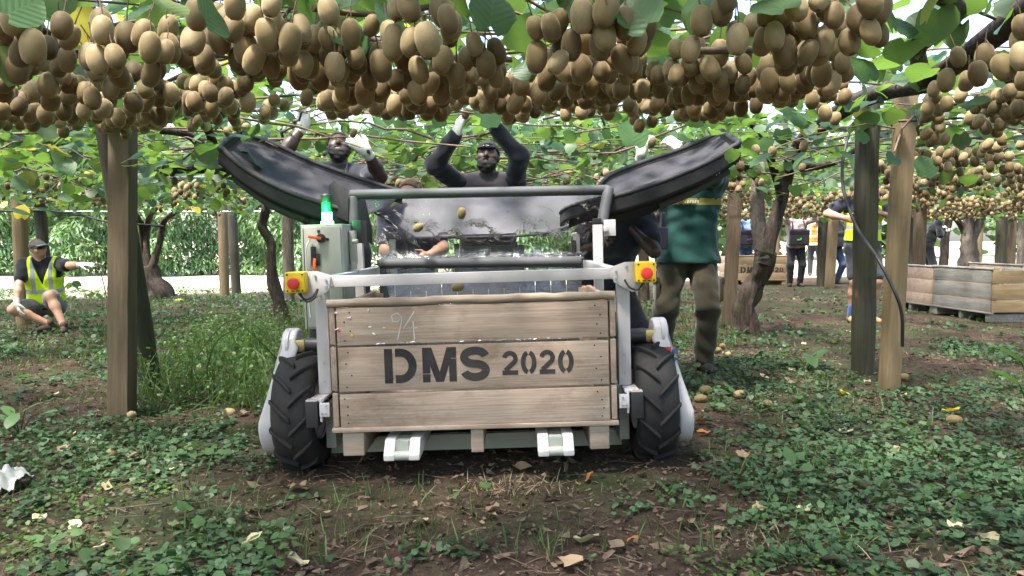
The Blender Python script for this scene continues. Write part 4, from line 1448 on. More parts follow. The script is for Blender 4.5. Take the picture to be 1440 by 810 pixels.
    bo = sdf_mesh('body', body, h, skm, root)
    # --- gloves
    if glove:
        for s in (1, -1):
            dr, nr = (hands or {}).get(s, (wr[s] - el[s], rgt * s))
            gp = hand_prims(wr[s], dr, nr, curl, -s, 1.06 * S)
            gp.append(cap(wr[s] - (wr[s] - el[s]).normalized() * .045 * S, wr[s] + dr.normalized() * .02, .036 * S, .031 * S, .02))
            sdf_mesh('glove', gp, min(h, .006) if h < .014 else h, M[glove], root)
    # --- shirt
    sl = torso + []
    a_ = shirt_loose
    sleeves = []
    for s in (1, -1):
        if sleeve == 'short':
            sleeves += [cap(sh[s], lerp(sh[s], el[s], .62), .060 * S, .062 * S, .03)]
        elif sleeve == 'long':
            sleeves += [cap(sh[s], el[s], .055 * S, .047 * S, .03), cap(el[s], lerp(el[s], wr[s], .93), .045 * S, .032 * S, .03)]
    hemz = pel - up0 * shirt_len
    skirt = [cap(pel + rgt * s * .07 * S, hemz + rgt * s * .078 * S, .10 * S, (.105 + max(0, a_ - .02) * 1.6) * S, .06) for s in (1, -1)]
    def hem(X, Y, Z):
        return (hemz.z - .02) - Z
    if sleeve_mat:
        sdf_mesh('shirt', sl + skirt, h, M[shirt], root, wrinkles(wr_amp, 22, gx_), hem, grow=a_)
        sdf_mesh('sleeves', sleeves + [cap(neck - tup * .05 * S + rgt * s * .09 * S, sh[s], .05 * S, .062 * S, .03) for s in (1, -1)], h, M[sleeve_mat], root, wrinkles(wr_amp, 26, gy_), grow=a_ * .9 + .004)
    else:
        mf, mm = None, None
        if shirt_band:
            zl, zh, bm_ = shirt_band
            mm = [M[shirt], M[bm_]]
            mf = lambda c: ((c[:, 2] > zl) & (c[:, 2] < zh)).astype(int)
        sdf_mesh('shirt', sl + skirt + sleeves, h, M[shirt], root, wrinkles(wr_amp, 18, gx_), hem, mf, mm, grow=a_)
    # --- vest
    if vest:
        vz0, vz1 = pel.z + .02 * S, pel.z + .40 * S
        vp = torso
        sh_ax = rgt
        def clipv(X, Y, Z):
            lat = np.abs(X * rgt.x + Y * rgt.y)
            f_ = X * fwd.x + Y * fwd.y
            px_ = (X - pel.x) * tup.x + (Y - pel.y) * tup.y + (Z - pel.z) * tup.z
            latt = np.abs((X - pel.x) * rgt.x + (Y - pel.y) * rgt.y + (Z - pel.z) * rgt.z)
            armhole = latt - np.where(px_ > .34 * S, .155 * S, .30 * S)
            frontness = (X - pel.x - tup.x * px_) * fwd.x + (Y - pel.y - tup.y * px_) * fwd.y
            vneck = np.where((frontness > 0) & (px_ > .26 * S), (px_ - .26 * S) * .34 - latt, -1)
            neckh = np.where(px_ > .50 * S, .075 * S - latt, -1)
            return np.maximum(np.maximum(np.maximum(armhole, vneck), neckh), .02 * S - px_)
        def matv(c):
            c = c - np.array(pel)
            pz = c @ np.array(tup); lt = c @ np.array(rgt)
            b1 = (pz > .15 * S) & (pz < .20 * S)
            b2 = (np.abs(np.abs(lt) - .095 * S) < .024 * S) & (pz > .20 * S)
            return (b1 | b2).astype(int)
        sdf_mesh('hi_vis_vest', vp + skirt, min(h, .010), M[vest], root, wrinkles(.003, 16, gx_ + 2), clipv, matv, [M[vest], M['reflect']], grow=a_ + .012)
    # --- trousers
    tp = [cap(pel + rgt * s * .075 * S + up0 * .03, hip[s] - up0 * .03, .098 * S, .10 * S, .05) for s in (1, -1)]
    if legs == 'long':
        for s in (1, -1):
            tp += [cap(hip[s], kn[s], .092 * S * legw, .068 * S * legw, .05), cap(kn[s], lerp(kn[s], an[s], .96), .068 * S * legw, .056 * S * legw, .04)]
    else:
        for s in (1, -1):
            tp += [cap(hip[s], lerp(hip[s], kn[s], .82), .094 * S, .082 * S, .05)]
    sdf_mesh('trousers' if legs == 'long' else 'shorts', tp, h, M[trousers], root, wrinkles(wr_amp * .8, 17, gy_), grow=.013)
    # --- shoes, socks
    for s in (1, -1):
        fd = (toes or {}).get(s, (fwd + rgt * s * .25)).normalized()
        hl = an[s] - fd * .05 * S - up0 * .045 * S
        tp_ = an[s] + fd * .155 * S - up0 * .055 * S
        sh_p = [cap(hl, an[s] + up0 * .015, .037 * S, .043 * S, .03), cap(hl, lerp(hl, tp_, .7), .036 * S, .040 * S, .02), cap(lerp(hl, tp_, .6), tp_, .041 * S, .032 * S, .02)]
        sole = an[s].z - .083 * S
        sdf_mesh('shoe', sh_p, min(h, .010), M[shoes], root, None, (lambda X, Y, Z, so=sole: so - Z))
        if socks:
            sdf_mesh('sock', [cap(an[s], an[s] + (kn[s] - an[s]).normalized() * .12 * S, .043 * S, .047 * S, .02)], h, M[socks], root)
    # --- hair, beard, cap, glasses
    HR = np.array([hs, hf, hu]).T
    if hair:
        def hclip(X, Y, Z):
            q = ((X - head.x) * hf.x + (Y - head.y) * hf.y + (Z - head.z) * hf.z)
            u_ = ((X - head.x) * hu.x + (Y - head.y) * hu.y + (Z - head.z) * hu.z)
            return np.minimum(np.maximum(q - .055 * S, .045 * S - u_) if False else (q * .75 - u_ + .012 * S), 1.0)
        sdf_mesh('hair', [ell(head + hu * .020 * S - hf * .008 * S, (.083 * S, .103 * S, .107 * S), HR, .02)], min(h, .009), M[hair], root, wrinkles(.002, 60), hclip)
    if beard:
        sdf_mesh('beard', [cap(head - hu * .075 * S + hf * .062 * S + hs * .028 * S, head - hu * .075 * S + hf * .062 * S - hs * .028 * S, .036 * S, None, .03),
                           cap(head - hu * .07 * S + hf * .05 * S + hs * .02 * S, head - hu * .005 * S + hf * .012 * S + hs * .068 * S, .036 * S, .014 * S, .03),
                           cap(head - hu * .07 * S + hf * .05 * S - hs * .02 * S, head - hu * .005 * S + hf * .012 * S - hs * .068 * S, .036 * S, .014 * S, .03),
                           cap(head - hu * .105 * S + hf * .052 * S, head - hu * .06 * S + hf * .05 * S, .034 * S, None, .03),
                           cut(ell(head - hu * .062 * S + hf * .105 * S, (.024 * S, .022 * S, .011 * S), HR, .01))], .007, M['hair'], root, wrinkles(.0025, 90))
    if cap_mat:
        def cclip(X, Y, Z):
            q = ((X - head.x) * hf.x + (Y - head.y) * hf.y + (Z - head.z) * hf.z)
            u_ = ((X - head.x) * hu.x + (Y - head.y) * hu.y + (Z - head.z) * hu.z)
            return .038 * S - u_
        cp = sdf_mesh('flat_cap', [ell(head + hu * .028 * S - hf * .006 * S, (.090 * S, .108 * S, .092 * S), HR, .02)], .009, M[cap_mat], root, wrinkles(.002, 30), cclip)
        sdf_mesh('cap_peak', [ell(head + hu * .043 * S + hf * .105 * S, (.068 * S, .065 * S, .012 * S), HR, .02)], .008, M[cap_mat], root)
    if glasses is not None:
        c = head + hu * glasses * S
        gl_ = [cap(c + hf * .098 * S + hs * s * .016 * S, c + hf * .086 * S + hs * s * .052 * S, .017 * S, .014 * S, .006) for s in (1, -1)]
        gl_ += [cap(c + hf * .10 * S + hs * .02 * S, c + hf * .10 * S - hs * .02 * S, .006 * S, None, .006)]
        gl_ += [cap(c + hf * .085 * S + hs * s * .056 * S + hu * .004, c - hf * .01 * S + hs * s * .080 * S + hu * .004, .005 * S, None, .006) for s in (1, -1)]
        sdf_mesh('sunglasses', gl_, .006, M['glass_dark'], root)
    J = dict(root=root, head=head, hf=hf, hu=hu, hs=hs, pel=pel, chest=chest, tup=tup, fwd=fwd, rgt=rgt, wr=wr, el=el, sh=sh, an=an, kn=kn)
    if bag:
        bm_, lg = bag
        c = pel + fwd * .22 * S + up0 * .16 * S
        mb = MB()
        mb.box((0, 0, 0), (.44 * S, .20 * S, .36 * S))
        bo_ = mb.build('picking_bag', M[bm_], None, bevel=.05, seg=3)
        bo_.location = V3(gx_, gy_, z0) + c
        bo_.rotation_euler = (0, 0, yaw)
        mb = MB()
        mb.box((0, -.102 * S, .10 * S), (.42 * S, .012, .10 * S), Euler((.2, 0, 0)))
        mb.build('bag_flap', M[bm_], bo_, bevel=.005)
        if lg:
            mb = MB(); mb.box((-.02, -.106 * S, -.05), (.07, .006, .03)); mb.box((.025, -.106 * S, -.035), (.03, .006, .05), Euler((0, .4, 0))); mb.build('bag_logo', M[lg], bo_, bevel=.002)
        for s in (1, -1):
            MB().tube(catmull([V3(s * .14 * S, -.02, .16 * S), V3(s * .13 * S, -.03, .24 * S), V3(s * .12 * S, .10, .36 * S)], 5), .014, 6).build('bag_strap', M[bm_], bo_)
        J['bag'] = bo_
    return J

BACK = V3(0, 1, 0)
# bearded picker on the left, hand with a fruit in front of his brow
d = 5.45
p0 = px(478, 337, d)
J1 = person('bearded picker in charcoal t-shirt and white gloves reaching up behind the left wing tray', p0.x, d, .12, scale=1.05, lean=-.04,
            wrists={1: px(428, 176, 5.28), -1: px(515, 212, 5.0)}, elbows={1: V3(-.55, -.5, -.7), -1: V3(1.0, -.1, -.95)},
            hands={1: (V3(.05, -.1, 1), V3(-.3, -.9, .1)), -1: (V3(-.75, .05, .62), V3(.25, -.95, .1))}, curl=.62, head_up=.55, head_yaw=-.05,
            shirt='grey_shirt', trousers='dark_trousers', shoes='boots', beard=True, h=.011)
# lanyard on his chest
r_ = J1['root']
c = J1['chest'] + J1['fwd'] * .135 + J1['tup'] * .10
MB().box(c + J1['rgt'] * -.04, (.022, .008, .03)).build('silver_clip', M['silver'], r_, bevel=.003)
MB().tube([c + J1['rgt'] * -.04 + V3(0, 0, .01), c + J1['rgt'] * -.06 + V3(0, .05, .12)], .004, 6).build('lanyard', M['black'], r_)

# middle picker, black sleeves and taupe vest, sunglasses pushed to his brow
d = 5.35
p0 = px(686, 337, d)
J2 = person('picker with black sleeves and sunglasses on his brow reaching up behind the grey top bar', p0.x, d, -.06, scale=.985,
            wrists={1: px(641, 189, 5.08), -1: px(695, 178, 5.05)}, elbows={1: V3(-1, -.35, -.35), -1: V3(1.0, -.55, -.3)},
            hands={1: (V3(.35, -.1, .9), V3(-.75, -.6, .1)), -1: (V3(-.25, -.05, .9), V3(.6, -.75, .1))}, curl=.75, head_up=.30, head_yaw=.03,
            shirt='brown_vest', sleeve='long', sleeve_mat='black_shirt', trousers='dark_trousers', beard=True, glasses=.036, h=.011)

# man in the green shirt, right
d = 5.75
p0 = px(968, 337, d)
z0 = gz(p0.x, d)
fl = {1: px(930, 500, 5.55), -1: px(988, 506, 5.65)}
J3 = person('man in bottle-green t-shirt with yellow chest band and khaki cargo trousers', p0.x, d, -.10, scale=1.0,
            wrists={1: px(902, 217, 5.35), -1: px(957, 214, 5.4)}, elbows={1: V3(-1, -.2, -.5), -1: V3(1, -.5, -.55)},
            hands={1: (V3(.2, 0, 1), V3(-.6, -.6, 0)), -1: (V3(-.6, 0, .7), V3(.3, -.9, .3))}, curl=.8, head_up=.4,
            ankles={1: V3(px(928, 337, 5.75).x, 5.72, z0 + .085), -1: V3(px(990, 337, 5.75).x, 5.70, z0 + .085)},
            shirt='green_shirt', trousers='khaki', shoes='black_shoes' if 'black_shoes' in M else 'dark_trousers', h=.012,
            shirt_band=(1.245, 1.283, 'yellow_band'), shirt_loose=.034, shirt_len=.10, wr_amp=.007, legw=1.10)
# cargo pockets, printed letters on the chest band, black pouch at his side
r_ = J3['root']
for s in (1, -1):
    m_ = lerp(J3['kn'][s], J3['pel'] + J3['rgt'] * s * .09, .30)
    q = MB().box(m_ + J3['rgt'] * s * .095 + V3(0, -.02, 0), (.03, .13, .17)); q.box(m_ + J3['rgt'] * s * .103 + V3(0, -.02, .07), (.03, .14, .05))
    q.build('cargo_pocket', M['khaki'], r_, bevel=.012)
mb = MB()
for i in range(11):
    x = -.115 + i * .0185
    mb.box(V3(x, -.150 + abs(x + .02) * .10, 1.262 + .002 * (i % 2)), (.011, .006, .024), Euler((0, random.uniform(-.3, .3), 0)))
mb.build('chest_print', M['pale_print'], r_)
q = px(931, 335, 5.55) - V3(p0.x, d, z0)
MB().box(q, (.075, .08, .16)).box(q + V3(.01, .02, .12), (.03, .03, .14)).build('belt_pouch', M['navy_shirt'], r_, bevel=.02, seg=3)

# dark-shirted man bending behind the right tray
d = 5.05
p0 = px(858, 337, d)
J4 = person('man in navy shirt bending behind the white upright, face hidden by the right tray', p0.x, d + .35, .25, scale=.97, lean=.62, crouch=.16,
            wrists={1: px(838, 345, 5.0), -1: px(886, 318, 5.1)}, elbows={1: V3(-.4, .6, -.4), -1: V3(1, -.3, -.6)}, curl=.6, head_up=-.1, head_yaw=.25,
            shirt='navy_shirt', trousers='dark_trousers', h=.013, glove=None)
# man with thinning brown hair behind the mesh tray
d = 6.1
p0 = px(578, 337, d)
J5 = person('fair man with cropped hair, only his brow showing above the grey top bar', p0.x, d, 0, scale=.95, lean=.18, crouch=.13,
            wrists={1: px(566, 366, 5.74), -1: px(600, 360, 5.70)}, elbows={1: V3(-.6, .2, -.9), -1: V3(.7, .2, -.8)}, curl=.5, head_up=-.05,
            skin='skin_tan', shirt='navy_shirt', trousers='dark_trousers', glove=None, hair='hair_brown', h=.013)

# squatting man in hi-vis on the left, pointing
d = 8.75
p0 = px(64, 337, d)
z0 = gz(p0.x, d)
def at(u, v, dd): return px(u, v, dd)
pel = V3(px(64, 437, d + .12).x - p0.x, .16, .32)
J6 = person('squatting man in grey cap and yellow hi-vis vest pointing to the side', p0.x, d, .30, scale=.93, pelvis=pel, lean=.22, lean_side=.04,
            wrists={1: at(22, 432, 8.45), -1: at(122, 373, 8.5)}, elbows={1: V3(-.6, -.3, -.2), -1: V3(0, .2, -1)},
            hands={1: (V3(.35, -.1, -1), V3(-.6, -.7, 0)), -1: (V3(1, -.1, .1), V3(0, -.3, 1))}, curl=.35, head_up=.03, head_yaw=-.75,
            ankles={1: V3(px(60, 337, 8.55).x, 8.62, z0 + .10), -1: V3(px(80, 337, 8.45).x, 8.52, z0 + .09)},
            knees={1: V3(-.75, -1, .35), -1: V3(.2, -1, .9)}, toes={1: V3(-.4, -1, 0), -1: V3(.4, -1, 0)},
            skin='skin_tan', shirt='black_shirt', trousers='shorts', legs='short', shoes='boots', vest='hivis', cap_mat='cap_grey', hair='hair_brown', glasses=.012, h=.011)

# standing man in hi-vis behind the posts on the right
d = 9.3
p0 = px(1213, 337, d)
J7 = person('man in yellow hi-vis vest and dark shorts standing behind the dark mossy post', p0.x, d, .05, scale=1.04,
            wrists={1: px(1190, 307, 9.05), -1: px(1240, 300, 9.1)}, elbows={1: V3(-1, .2, -.5), -1: V3(1, .2, -.6)}, curl=.6,
            skin='skin_tan', shirt='navy_shirt', trousers='shorts_dark' if 'shorts_dark' in M else 'dark_trousers', legs='short', shoes='tan_boots', socks='sock_blue', vest='hivis', glove=None, hair='hair_brown', h=.014)

# far pickers
def far_person(label, u, d, yaw, **kw):
    p = px(u, 337, d)
    up_ = {1: V3(p.x - .16, d - .35, 1.62), -1: V3(p.x + .18, d - .35, 1.60)}
    kw.setdefault('wrists', up_)
    return person(label, p.x, d, yaw, h=.018, face=False, group=None, **kw)
far_person('far picker in blue checked shirt and jeans with a black bag on the chest', 1046, 17.6, .1, shirt='check_shirt', sleeve='long', trousers='jeans', bag=('bag', 'purple_logo'), head_up=.3, scale=.97)['bag']
far_person('far picker in pale pink shirt with green-marked black bag beside the stencilled bin', 1119, 16.6, -.1, shirt='pink_shirt', sleeve='long', trousers='dark_trousers', bag=('bag', 'green_logo'), head_up=.3, scale=.97)
far_person('distant worker in orange hi-vis vest beside the dark mossy post', 1146, 21.5, 2.6, shirt='pale_print', trousers='dark_trousers', vest='hivis_or')
far_person('far picker in dark red shirt with a black bag, behind the thin yellow post', 1172, 17.8, .2, shirt='bag', trousers='jeans', bag=('bag', None), crouch=.05, lean=.1)
far_person('distant worker in black leaning toward the vines behind the wooden bins', 1304, 17.5, 1.3, shirt='black_shirt', sleeve='long', trousers='dark_trousers', lean=.35,
           wrists={1: px(1328, 322, 17.3), -1: px(1330, 325, 17.6)})
for o in list(bpy.data.objects):
    if o.name.startswith('picking_bag'):
        q = o.data.materials[0]
        tag(o, None, 'bag')
bags = [o for o in bpy.data.objects if o.name.startswith('picking_bag')]
for o, lb in zip(sorted(bags, key=lambda o: o.location.x), ('black picking bag with purple mark on the blue-checked picker', 'black picking bag with green mark on the pink-shirted picker', 'black picking bag on the picker behind the thin yellow post')):
    o['label'] = lb; o['group'] = 'picking bags worn by the far pickers'

# ================================================================== VINES
def gnarly(mb, pts, rads, n=14, bumps=.12, rings=False, sub=7):
    path = catmull(pts, sub)
    k = len(path)
    P, fs = [], []
    s = None
    for i, p in enumerate(path):
        t = (path[min(k - 1, i + 1)] - path[max(0, i - 1)]).normalized()
        if s is None: s = t.orthogonal().normalized()
        s = (s - t * s.dot(t)).normalized(); u = t.cross(s)
        f = i / (k - 1) * (len(rads) - 1); j = min(len(rads) - 2, int(f))
        r = lerp(rads[j], rads[j + 1], f - j)
        if rings: r *= 1 + .10 * (1 if (i % 2) else -.4)
        for q in range(n):
            a = 2 * math.pi * q / n
            d_ = s * math.cos(a) + u * math.sin(a)
            rr = r * (1 + bumps * noise.noise(Vector((d_.x * 2.2, d_.y * 2.2, p.z * 5 + p.x * 3))) * 1.6 + bumps * .7 * math.sin(a * 3 + p.z * 7))
            P.append(p + d_ * rr)
    for i in range(k - 1):
        for q in range(n):
            a, b_ = i * n + q, i * n + (q + 1) % n
            fs.append((a, b_, b_ + n, a + n))
    fs.append(tuple(range(n - 1, -1, -1))); fs.append(tuple(range((k - 1) * n, k * n)))
    return mb.add(P, fs)

VINES = []
def vine(label, base, group=None):
    v = thing('kiwi_vine', label, 'vine', base, group=group)
    VINES.append(v)
    return v
def vpart(v, name, pts, rads, mat='bark', **kw):
    o = gnarly(MB(), [Vector(p) - v.location for p in pts], rads, **kw).build(name, M[mat], v, angle=80)
    return o
def gp(u, d):
    p = px(u, 337, d); return Vector((p.x, d, gz(p.x, d) - .05))

v1 = vine('twisted dark kiwi vine trunk forking beside the green-shirted man', gp(1053, 8.2))
vpart(v1, 'trunk', [gp(1053, 8.2), px(1052, 458, 8.2), px(1049, 430, 8.2), px(1060, 398, 8.2), px(1073, 375, 8.15), px(1079, 352, 8.1)], [.150, .125, .105, .100, .105, .100], bumps=.24, n=20)
vpart(v1, 'limb', [px(1074, 372, 8.1), px(1086, 330, 8.1), px(1096, 290, 8.1), px(1107, 245, 8.0), px(1118, 212, 7.4), px(1150, 178, 6.0), px(1195, 147, 5.0), px(1245, 128, 4.5), px(1295, 118, 4.1), px(1345, 86, 3.6), px(1400, 45, 3.1), px(1480, -15, 2.5)],
      [.082, .07, .064, .06, .058, .056, .052, .05, .05, .048, .046, .045], bumps=.16)
vpart(v1, 'limb', [px(1075, 368, 8.1), px(1069, 330, 8.2), px(1065, 290, 8.3), px(1066, 250, 8.4), px(1072, 222, 8.6), px(1090, 205, 9.0)], [.09, .078, .07, .068, .06, .05], 'bark_pale', bumps=.08, rings=True, sub=10)
vpart(v1, 'limb', [px(1099, 280, 8.05), px(1090, 245, 7.8), px(1080, 210, 7.2), px(1070, 185, 6.4), px(1040, 165, 5.5)], [.045, .04, .035, .03, .022])
vpart(v1, 'limb', [px(1068, 255, 8.3), px(1045, 232, 7.6), px(1020, 222, 7.0)], [.04, .035, .03])
vpart(v1, 'limb', [px(1300, 112, 4.0), px(1290, 70, 3.4), px(1325, 45, 3.0), px(1345, 10, 2.6), px(1300, -20, 2.2)], [.032, .034, .03, .028, .025], 'bark_pale')
vpart(v1, 'limb', [px(1340, 92, 3.65), px(1390, 88, 3.5), px(1440, 118, 3.4), px(1500, 140, 3.3)], [.035, .033, .032, .03])
vpart(v1, 'limb', [px(1108, 240, 8.0), px(1160, 232, 7.2), px(1200, 215, 6.8), px(1260, 180, 6.4), px(1340, 160, 6.2), px(1440, 120, 5.6)], [.035, .03, .028, .026, .024, .02])
v2 = vine('stout split kiwi vine stump in front of the bamboo hedge', gp(213, 13.2))
vpart(v2, 'trunk', [gp(220, 13.2), px(222, 410, 13.2), px(212, 392, 13.2), px(207, 374, 13.2)], [.24, .2, .15, .12], bumps=.25)
for pts in ([px(205, 380, 13.2), px(198, 350, 13.2), px(199, 318, 13.1), px(190, 300, 12.6)], [px(209, 380, 13.2), px(206, 345, 13.2), px(208, 312, 13.1), px(215, 296, 12.4)], [px(213, 378, 13.2), px(224, 345, 13.2), px(230, 312, 13.1), px(250, 296, 12.5)]):
    vpart(v2, 'limb', pts, [.07, .055, .05, .04])
v3 = vine('thin crooked kiwi vine stem behind the tall weeds', gp(396, 9.2))
vpart(v3, 'trunk', [gp(398, 9.2), px(392, 425, 9.2), px(384, 398, 9.2), px(382, 365, 9.2), px(381, 342, 9.2), px(368, 318, 9.2), px(373, 295, 9.2), px(371, 272, 9.2), px(360, 250, 8.7)], [.09, .075, .06, .055, .055, .052, .05, .048, .045], bumps=.2)
vpart(v3, 'limb', [px(366, 262, 9.0), px(330, 248, 7.8), px(290, 238, 6.8), px(225, 238, 6.2)], [.05, .045, .04, .035])
vpart(v3, 'limb', [px(225, 182, 5.6), px(262, 188, 5.7), px(285, 206, 5.9), px(300, 228, 6.4), px(352, 250, 7.6)], [.03, .033, .036, .038, .042])
vpart(v3, 'limb', [px(300, 205, 5.3), px(285, 165, 4.6), px(262, 150, 4.1)], [.03, .025, .02])
vpart(v3, 'limb', [px(0, 25, 2.3), px(60, 45, 2.45), px(105, 72, 2.6), px(160, 92, 2.8)], [.018, .017, .016, .013])
v4 = vine('pair of ribbed kiwi vine stems behind the white upright', gp(926, 12))
vpart(v4, 'trunk', [gp(930, 12), px(932, 380, 12), px(927, 340, 12), px(930, 305, 12), px(945, 280, 11.5)], [.12, .11, .10, .085, .07], 'bark', rings=True, sub=10)
vpart(v4, 'limb', [gp(908, 12.3), px(905, 380, 12.3), px(905, 345, 12.3), px(914, 308, 12.2), px(910, 285, 11.5)], [.09, .085, .08, .075, .06])
v5 = vine('far forked kiwi vine trunk behind the wooden bins', gp(1362, 19))
vpart(v5, 'trunk', [gp(1362, 19), px(1362, 365, 19), px(1362, 345, 19), px(1364, 330, 19)], [.24, .22, .18, .17], 'bark_pale', bumps=.2)
vpart(v5, 'limb', [px(1362, 340, 19), px(1362, 310, 19), px(1370, 285, 18.8), px(1372, 272, 18)], [.13, .12, .11, .09], 'bark_pale', rings=True, sub=10)
vpart(v5, 'limb', [px(1367, 338, 19), px(1378, 310, 19), px(1384, 285, 18.8), px(1392, 270, 18)], [.11, .10, .09, .07], 'bark_pale', rings=True, sub=10)
vpart(v5, 'limb', [px(1360, 335, 19), px(1350, 315, 19), px(1335, 302, 18.5), px(1310, 298, 18)], [.08, .07, .06, .05])
v6 = vine('slim dark kiwi vine stem beside the far worker in black', gp(1328, 18.5))
vpart(v6, 'trunk', [gp(1328, 18.5), px(1328, 350, 18.5), px(1331, 325, 18.5), px(1336, 300, 18.5)], [.11, .10, .09, .08])
VLOC = np.array([[v.location.x, v.location.y] for v in VINES])
VLOC[0] = (2.2, 5.6)                     # this vine's leader runs toward the camera
VLOC[2] = (-2.2, 6.0)
def nearest_vine(x, y):
    return ((np.asarray(x)[..., None] - VLOC[:, 0]) ** 2 + (np.asarray(y)[..., None] - VLOC[:, 1]) ** 2).argmin(-1)

def to_px(p):
    p = np.asarray(p, float) - np.array([0, 0, CAM_H])
    c, s = math.cos(PITCH), math.sin(PITCH)
    z = p[..., 1] * c - p[..., 2] * s
    y = p[..., 1] * s + p[..., 2] * c
    return 720 + FPX * p[..., 0] / z, 405 - FPX * y / z, z

def in_canopy(x, y):
    """where the pergola carries vines"""
    far = 15.2 + 0.45 * np.clip(x, -6, 12)
    return (y > -8.5) & (y < far) & (np.abs(x) < np.where(y < 2, 5.5, .72 * np.maximum(y, 1.5) + 3.6))  # stretch behind the camera is unseen, added to shade the foreground

# ------------------------------------------------------------------ leaves
def leaf_template(nn=12, fold=.25, notch=.22, tip=.12, droop=.2):
    """roundish heart-shaped leaf, radius 1, petiole at -y; returns verts, tri faces"""
    P = [(0, -.55, 0), (0, 0, 0), (0, .55, 0)]
    ring = []
    for i in range(nn):
        a = 2 * math.pi * i / nn - math.pi / 2
        r = 1.0 + .03 * math.sin(a * 5)
        x, y = r * math.cos(a), r * math.sin(a)
        if i == 0: y += notch * 1.6
        if abs(a - math.pi / 2) < .01: y += tip
        ring.append((x, y, 0))
    P += ring
    V = np.array(P, float)
    V[:, 2] = fold * np.abs(V[:, 0]) - droop * (V[:, 1] ** 2) * .6 - .12 * V[:, 0] ** 2
    F = []
    for i in range(nn):
        a, b_ = 3 + i, 3 + (i + 1) % nn
        ym = (V[a, 1] + V[b_, 1]) / 2
        c = 0 if ym < -.35 else (1 if ym < .35 else 2)
        F.append((c, a, b_))
    # close the spine
    def ring_i(k): return 3 + k % nn
    cs = []
    for i in range(nn):
        a, b_ = 3 + i, 3 + (i + 1) % nn
        ym = (V[a, 1] + V[b_, 1]) / 2
        cs.append(0 if ym < -.35 else (1 if ym < .35 else 2))
    for i in range(nn):
        if cs[i] != cs[(i + 1) % nn]:
            F.append((cs[i], ring_i(i + 1), cs[(i + 1) % nn]))
    return V, np.array(F)

def rot_mats(yaw, pitch, roll):
    cy_, sy = np.cos(yaw), np.sin(yaw); cp, sp = np.cos(pitch), np.sin(pitch); cr, sr = np.cos(roll), np.sin(roll)
    Z = np.zeros_like(yaw); O1 = np.ones_like(yaw)
    Rz = np.stack([np.stack([cy_, -sy, Z], -1), np.stack([sy, cy_, Z], -1), np.stack([Z, Z, O1], -1)], -2)
    Rx = np.stack([np.stack([O1, Z, Z], -1), np.stack([Z, cp, -sp], -1), np.stack([Z, sp, cp], -1)], -2)
    Ry = np.stack([np.stack([cr, Z, sr], -1), np.stack([Z, O1, Z], -1), np.stack([-sr, Z, cr], -1)], -2)
    return Rz @ Rx @ Ry

def scatter(name, tmpl, pos, size, yaw, pitch, roll, mat, parent=None, rnd=None, vary=.0):
    """one mesh of many transformed copies of a small template"""
    V, F = tmpl
    n = len(pos)
    Rm = rot_mats(yaw, pitch, roll)
    sz = np.asarray(size)
    sz = np.repeat(sz[:, None], 3, 1) if sz.ndim == 1 else sz
    T = V[None] * sz[:, None, :]
    if vary: T = T + rng.normal(0, vary, T.shape) * sz[:, None, :1]
    W = np.einsum('nij,nkj->nki', Rm, T) + pos[:, None, :]
    if parent is not None: W = W - np.array(parent.location)[None, None]
    FF = (F[None] + (np.arange(n) * len(V))[:, None, None]).reshape(-1, F.shape[1])
    rnd = rng.random(n) if rnd is None else rnd
    me = np_mesh(name, W.reshape(-1, 3), FF, [mat], True, {'rnd': np.repeat(rnd, len(V))})
    return link(bpy.data.objects.new(name, me), parent)

LEAF_HI = leaf_template(14)
LEAF_LO = leaf_template(8)

def canopy_points(n, x0, x1, y0, y1, dens):
    x = rng.uniform(x0, x1, n); y = rng.uniform(y0, y1, n)
    k = in_canopy(x, y) & (rng.random(n) < dens(x, y))
    return x[k], y[k]

def clumpy(x, y, f=1.1, s=0.):
    return np.array([noise.noise(Vector((a * f, b_ * f, s))) for a, b_ in zip(x, y)])

# main body of leaves
x, y = canopy_points(150000, -15, 16, -8.5, 21, lambda x, y: np.where(y < 1.2, .36, np.where(y < 3.4, .80, np.where(x > 1.6, .62, .95))))
cl = clumpy(x, y)
k = rng.random(len(x)) < np.clip(.72 + 1.1 * cl, .10, 1)
x, y = x[k], y[k]
z = 1.80 + rng.normal(0, .10, len(x)) + .06 * clumpy(x, y, .7, 4.)
hang = rng.random(len(x)) < np.where((x < 1.5) & (y > 4), np.where(x < -1.5, .45, .33), np.where(x > 1.5, .16, .05))
z = np.where(rng.random(len(x)) < .5, z + rng.uniform(.08, .32, len(x)), z)
z = np.where(hang & (rng.random(len(x)) < .55), rng.uniform(1.42, 1.75, len(x)), z)
# nothing hangs in front of the faces and bars of the machine
blk = (np.abs(x + .15) < 1.25) & (y > 3.0) & (y < 5.9) & (z < 1.68)
blk |= (np.abs(x + .15) < 1.3) & (y > 3.6) & (y < 5.45) & (z < 1.87)
blk |= (y < 3.5) & (z < 1.60)
blk |= (y < 1.45) & (z < 1.72)
x, y, z = x[~blk], y[~blk], z[~blk]
pos = np.stack([x, y, z], -1)
size = rng.uniform(.042, .074, len(x))
yaw = rng.uniform(0, 2 * math.pi, len(x)); pit = rng.normal(0, .45, len(x)); rol = rng.normal(0, .40, len(x))
steep = rng.random(len(x)) < .30
pit = np.where(steep, rng.normal(-.9, .4, len(x)), pit)
own = nearest_vine(x, y)
for i, v in enumerate(VINES):
    for near_, tm in ((True, LEAF_HI), (False, LEAF_LO)):
        m = (own == i) & ((y < 5) == near_)
        if m.sum() == 0: continue
        o = scatter('foliage', tm, pos[m], size[m], yaw[m], pit[m], rol[m], M['leaf'], v, vary=.03)
        o['kind'] = 'stuff'

